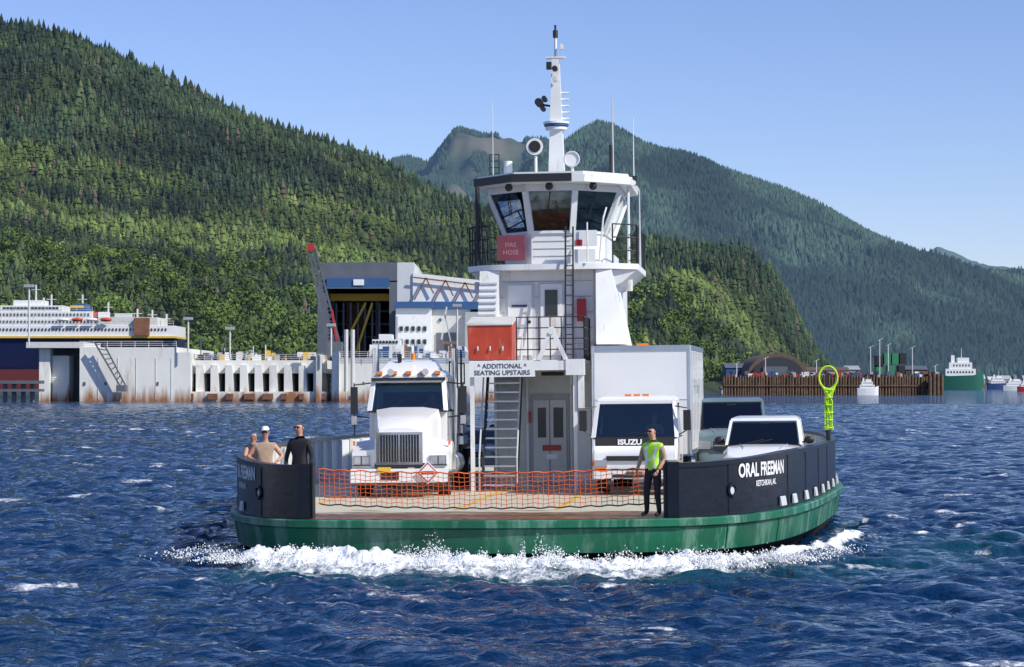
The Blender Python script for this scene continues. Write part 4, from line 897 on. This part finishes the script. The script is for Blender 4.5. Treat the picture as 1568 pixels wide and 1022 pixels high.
def boat(name,x0,x1,yt,yb,D0,hullm,sup=white):
    m=MB(); a,b=px(x0,D0),px(x1,D0); L_=b-a; zt=pz(yt,D0); zh=(zt)*.42; w_=L_*.16
    def sec(t,s,z0,z1): x=a+L_*t; return [(x,D0-w_*s,z1),(x,D0+w_*s,z1),(x,D0+w_*s*.7,z0),(x,D0-w_*s*.7,z0)]
    m.loft([sec(0,.8,-1,zh*.95),sec(.2,1,-1,zh*.9),sec(.75,1,-1,zh*.95),sec(.92,.5,-1,zh*1.1),sec(1.0,.05,-1+zh*.4,zh*1.2)],hullm)
    m.box(a+L_*.12,a+L_*.8,D0-w_*.8,D0+w_*.8,zh*.9,zh*1.35,sup); m.box(a+L_*.2,a+L_*.72,D0-w_*.7,D0+w_*.7,zh*1.35,zh*1.75,sup); m.box(a+L_*.4,a+L_*.66,D0-w_*.5,D0+w_*.5,zh*1.75,zh*2.05,sup)
    for k in range(9):
        xx=a+L_*(.16+.068*k); m.box(xx,xx+L_*.035,D0-w_*.82,D0-w_*.78,zh*1.08,zh*1.2,dglass)
        if 1<k<8: m.box(xx,xx+L_*.03,D0-w_*.72,D0-w_*.68,zh*1.5,zh*1.62,dglass)
    m.cyl((a+L_*.5,D0,zh*2),(a+L_*.5,D0,zt*1.12),L_*.008,offw,6); m.box(a+L_*.26,a+L_*.34,D0-w_*.3,D0+w_*.3,zh*1.75,zh*2.2,sup)
    m.build(name)
boat('ferry_boat',1438,1506,540,597,1500,M('ship_green',(.01,.11,.08),.5))
boat('fishing_boat',1312,1345,577,604,770,white)
boat('fishing_boat',1512,1545,572,597,1700,M('ship_blue',(.03,.06,.2),.5)); boat('fishing_boat',1535,1575,578,597,1400,white); boat('motor_boat',1558,1590,580,598,1200,redp)
for i in range(34):
    x=random.uniform(1420,1620); D0=random.uniform(2300,2900)
    house(x,x+random.uniform(5,12),random.uniform(572,585),592,D0,16)
mb=MB(); mb.loft([[(px(1400,2300),2300,-1),(px(2100,2300),2300,-1),(px(2100,2300),3500,-1),(px(1380,2300),3500,-1)],[(px(1405,2300),2310,3),(px(2100,2300),2310,3),(px(2100,2300),3500,12),(px(1390,2300),3500,12)]],terrmat('town_shore_ground',(.05,.06,.03),(.12,.11,.08),.02,.08)); mb.build('shore')
nx,ny=70,36
X,Yg=np.meshgrid(np.linspace(px(1150,1750),px(1240,1750),nx),np.linspace(1700,1800,ny)); t=(X-X.min())/(X.max()-X.min()); u_=(Yg-1700)/100
Zr=np.interp(t,[0,.2,.45,.7,.9,1],[30,46,44,30,14,2])*ss(0,.5,u_+.06*np.sin(X*.35))+fbm(X/9,Yg/9,3)*11-6
i=np.arange(nx*ny).reshape(ny,nx); f=np.stack([i[:-1,:-1],i[:-1,1:],i[1:,1:],i[1:,:-1]],-1).reshape(-1,4)
fast_mesh('rock_outcrop',np.stack([X,Yg,Zr],-1).reshape(-1,3),f,terrmat('rock_face',(.05,.06,.035),(.26,.22,.19),.07,.05))
# ------------------------------------------------------------------ water
rr=[2.,6,12]; r_=18.
while r_<420: rr.append(r_); r_*=1.0027
while r_<30000: rr.append(r_); r_*=1.03
rr=np.array(rr)
fa=np.linspace(R(-17.5),R(17.5),560); ba=np.linspace(R(17.5),R(342.5),60)[1:-1]
an=np.concatenate([fa,ba]); na=len(an); nr=len(rr)
RR,AA=np.meshgrid(rr,an,indexing='ij'); X=RR*np.sin(AA); Yw=RR*np.cos(AA)
sp=RR*.0027; sp=np.where((RR>420),RR*.03,sp); sp=np.where(AA>R(17.6),RR*.09,sp)
Zw=np.zeros_like(X); DX=np.zeros_like(X);DY=np.zeros_like(X)
wx=X+.9*fbm(X/3,Yw/3,90,4); wy=Yw+.9*fbm(X/3+9,Yw/3,95,4)
grp=.35+1.3*fbm(X/5,Yw/8,70,4)
for k in range(76):
    lam=.30*(3.6/.30)**(rng.random()**1.05); d=R(-115)+rng.normal(0,.55); kk=2*math.pi/lam; a=.0080*lam**.72*(.6+.8*rng.random())
    ph=kk*(wx*math.cos(d)+wy*math.sin(d))+rng.random()*6.28
    att=ss(1.4,3.2,lam/sp)*a
    Zw+=att*np.sin(ph); DX+=att*math.cos(d)*np.cos(ph); DY+=att*math.sin(d)*np.cos(ph)
Zw*=grp
c_,s_=math.cos(TH),math.sin(TH); U=(X+.5)*c_-(Yw-45)*s_; Vv=(X+.5)*s_+(Yw-45)*c_
near=(np.abs(U)<16)&(Vv>-12)&(Vv<48)
pl=np.array([(p.x,p.y) for p,_ in full]); qn=np.stack([U[near],Vv[near]],-1)
dd=np.full(len(qn),1e9)
A_=pl;B_=np.roll(pl,-1,axis=0); ins=np.zeros(len(qn),bool)
for i in range(len(pl)):
    ab=B_[i]-A_[i]; t=np.clip(((qn-A_[i])@ab)/(ab@ab),0,1); q=np.linalg.norm(qn-(A_[i]+t[:,None]*ab),axis=1); dd=np.minimum(dd,q)
    (x1,y1),(x2,y2)=A_[i],B_[i]
    if y1==y2: continue
    cnd=((y1>qn[:,1])!=(y2>qn[:,1]))&(qn[:,0]<(x2-x1)*(qn[:,1]-y1)/(y2-y1)+x1); ins^=cnd
D2=np.full(X.shape,99.); D2[near]=np.where(ins,-dd,dd)
side=ss(4.4,6.4,U)
amp=ss(-5.4,-4.0,U)*ss(10,6.5,Vv)*(1-.35*side)
nz=fbm(X*1.1,Yw*1.1,120,4); nz2=fbm(X*3.4,Yw*3.4,130,4); nzl=fbm(U*.55,Vv*.2,140,3); nz3=fbm(X*8,Yw*8,133,3)
cd=1.85-.95*side; wdt=.75-.3*side
crest=np.exp(-((D2-cd)/wdt)**2)*amp
Zw=Zw*(1-.5*crest)+crest*(.08+.36*nzl+.45*(nz-.47)+.34*(nz2-.47)+.18*(nz3-.47))
apron=ss(cd+3.3-2.2*side,cd+1.0-.7*side,D2+1.4*(nz-.5)+1.0*(nzl-.5))*(D2>.6)*amp
Zw+=apron*(.10*(nz2-.47)+.08*(nz3-.47))
Zw=np.where(D2<-.2,np.minimum(Zw,-.3)-.25,Zw); Zw=np.where((D2>-.3)&(D2<.8),Zw*.6-.05,Zw)
foam=np.maximum(crest*1.4*ss(.22,.45,crest), apron*(.54+.3*(nz2-.4)))
foam=np.maximum(foam,.40*np.exp(-((D2-.25)/.3)**2)*(Vv<14)*(Vv>2)*(U>0))
for (xa,ya,xb,yb,wd,st) in((-14,38,-5,40.5,.35,.62),(-8,39.6,-2,41,.3,.5),(5,42,13.5,43.5,.3,.55),(9.5,46.5,16,47,.35,.6),(-38,178,-16,160,1.2,.7),(-45,165,-22,176,1.,.65),(-16,150,-7,140,.9,.6),(-14,96,-8,92,.7,.55),(9,60,18,64,.5,.5),(12,56,14,52,.4,.5),(7.5,50,12,56,.5,.55),(-11,31,-4,32,.2,.4),(-12,62,-7,64,.4,.5),(14,70,22,72,.5,.5),(-20,120,-12,118,.8,.55)):
    ab=np.array([xb-xa,yb-ya]); t=np.clip(((X-xa)*ab[0]+(Yw-ya)*ab[1])/(ab@ab),0,1); q=np.hypot(X-xa-t*ab[0],Yw-ya-t*ab[1]+.6*(nzl-.5)); foam=np.maximum(foam,st*np.exp(-(q/wd)**2)*ss(.38,.58,nz))
wc=ss(.56,.66,fbm(X/1.7,Yw/2.4,160,4))*ss(.035,.085,Zw)*(RR<400)*(1-amp*(D2<5)); foam=np.maximum(foam,.52*wc)
foam=np.clip(foam,0,1.3)
Q=np.clip(1-crest*2-apron,0,1); Xd=X-DX*1.1*Q; Yd=Yw-DY*1.1*Q
v=np.stack([Xd,Yd,Zw],-1).reshape(-1,3); i=np.arange(nr*na).reshape(nr,na); j=np.roll(i,-1,axis=1)
f=np.stack([i[:-1],j[:-1],j[1:],i[1:]],-1).reshape(-1,4)[:, ::-1]
col=np.ones((len(v),4)); col[:,0]=foam.ravel(); col[:,1]=np.clip(.4*crest+ .55*np.exp(-((D2-3.6)/1.6)**2)*amp*(D2>0),0,1).ravel(); col[:,2]=0
m=bpy.data.materials.new('sea_water'); m.use_nodes=True; nt=m.node_tree;N=nt.nodes;L=nt.links;b=N['Principled BSDF']
b.inputs['IOR'].default_value=1.33
at=N.new('ShaderNodeAttribute'); at.attribute_name='foam'; sx=N.new('ShaderNodeSeparateColor'); L.new(at.outputs['Color'],sx.inputs[0])
g=N.new('ShaderNodeNewGeometry')
def noise(sc,det,vec=(1,1,1),rough=.6):
    mp=N.new('ShaderNodeMapping'); mp.inputs['Scale'].default_value=vec; L.new(g.outputs['Position'],mp.inputs[0]); n=N.new('ShaderNodeTexNoise'); n.inputs['Scale'].default_value=sc; n.inputs['Detail'].default_value=det; n.inputs['Roughness'].default_value=rough; L.new(mp.outputs[0],n.inputs['Vector']); return n
nf=noise(4,9,(1,.6,1),.8)
a1=N.new('ShaderNodeMath');a1.operation='MULTIPLY_ADD'; a1.inputs[1].default_value=1.5; L.new(nf.outputs['Fac'],a1.inputs[0]); L.new(sx.outputs[0],a1.inputs[2])
mr0=N.new('ShaderNodeMapRange'); mr0.inputs[1].default_value=1.14; mr0.inputs[2].default_value=1.42; L.new(a1.outputs[0],mr0.inputs[0])
deep=N.new('ShaderNodeMixRGB'); deep.inputs[1].default_value=(.002,.024,.078,1); deep.inputs[2].default_value=(.010,.09,.085,1); L.new(sx.outputs[1],deep.inputs[0])
mx=N.new('ShaderNodeMixRGB'); mx.inputs[2].default_value=(.84,.86,.88,1); L.new(mr0.outputs[0],mx.inputs[0]); L.new(deep.outputs[0],mx.inputs[1]); L.new(mx.outputs[0],b.inputs['Base Color'])
rg=N.new('ShaderNodeMapRange'); rg.inputs[3].default_value=.05; rg.inputs[4].default_value=.7; L.new(mr0.outputs[0],rg.inputs[0]); L.new(rg.outputs[0],b.inputs['Roughness'])
b.inputs['Specular IOR Level'].default_value=.42
n1=noise(3.2,4,(1,1.2,1),.55); n2=noise(.8,4,(1,1.3,1),.55)
ad=N.new('ShaderNodeMath'); ad.operation='MULTIPLY_ADD'; ad.inputs[1].default_value=2.4; L.new(n2.outputs['Fac'],ad.inputs[0]); L.new(n1.outputs['Fac'],ad.inputs[2])
bp=N.new('ShaderNodeBump'); bp.inputs['Strength'].default_value=1.; bp.inputs['Distance'].default_value=.13; L.new(ad.outputs[0],bp.inputs['Height']); L.new(bp.outputs['Normal'],b.inputs['Normal'])
fast_mesh('sea',v,f,m,col,smooth=True,cname='foam')
tet=np.array([(0,0,1),(.9,0,-.4),(-.5,.8,-.4),(-.5,-.8,-.4)]); tf=np.array([(0,1,2),(0,2,3),(0,3,1),(1,3,2)])
pts=[];sz=[]
bowcurve=[(Vector((-p.x,p.y)),Vector((-n_.x,n_.y))) for p,n_ in port[12:0:-1]]+bow+port[:22]
bowcurve=[q for q in bowcurve if q[0].x>-4.9]
plumes=[(random.uniform(-4.5,5.6),random.uniform(.18,.45),random.uniform(.12,.45)) for _ in range(46)]
plumes+= [(-.6,.75,.25),(.9,.75,.22),(-.9,.5,.3),(1.3,.5,.3),(-2.6,.45,.3)]
while len(pts)<38000:
    pu,ph_,pw_=random.choice(plumes); u=random.gauss(pu,pw_); 
    if u<-4.9 or u>6.9: continue
    p,n_=min(bowcurve,key=lambda z:abs(z[0].x-u)); sd_=min(1,max(0,(u-4.4)/2)); big=1-.4*sd_; cd_=1.85-.95*sd_
    t=random.random(); hh=ph_*big*(1-t**.6)*random.random()**.5*math.exp(-((u-pu)/pw_)**2*.7)
    off=cd_+random.gauss(.1,.35)
    wx_,wy_=p.x+n_.x*off+(u-p.x),p.y+n_.y*off
    pts.append((-.5+wx_*c_+wy_*s_,45-wx_*s_+wy_*c_,.08+hh)); sz.append(random.uniform(.005,.021)*(1.35-hh))
P=np.array(pts);sz=np.array(sz); rot=rng.normal(0,1,(len(P),4,3))*.35
v=(P[:,None,:]+(tet[None]+rot)*sz[:,None,None]).reshape(-1,3); f=(tf[None]+(np.arange(len(P))*4)[:,None,None]).reshape(-1,3)
fast_mesh('bow_spray',v,f,M('spray_white',(.85,.88,.9),.6,var=.03))
print('done')
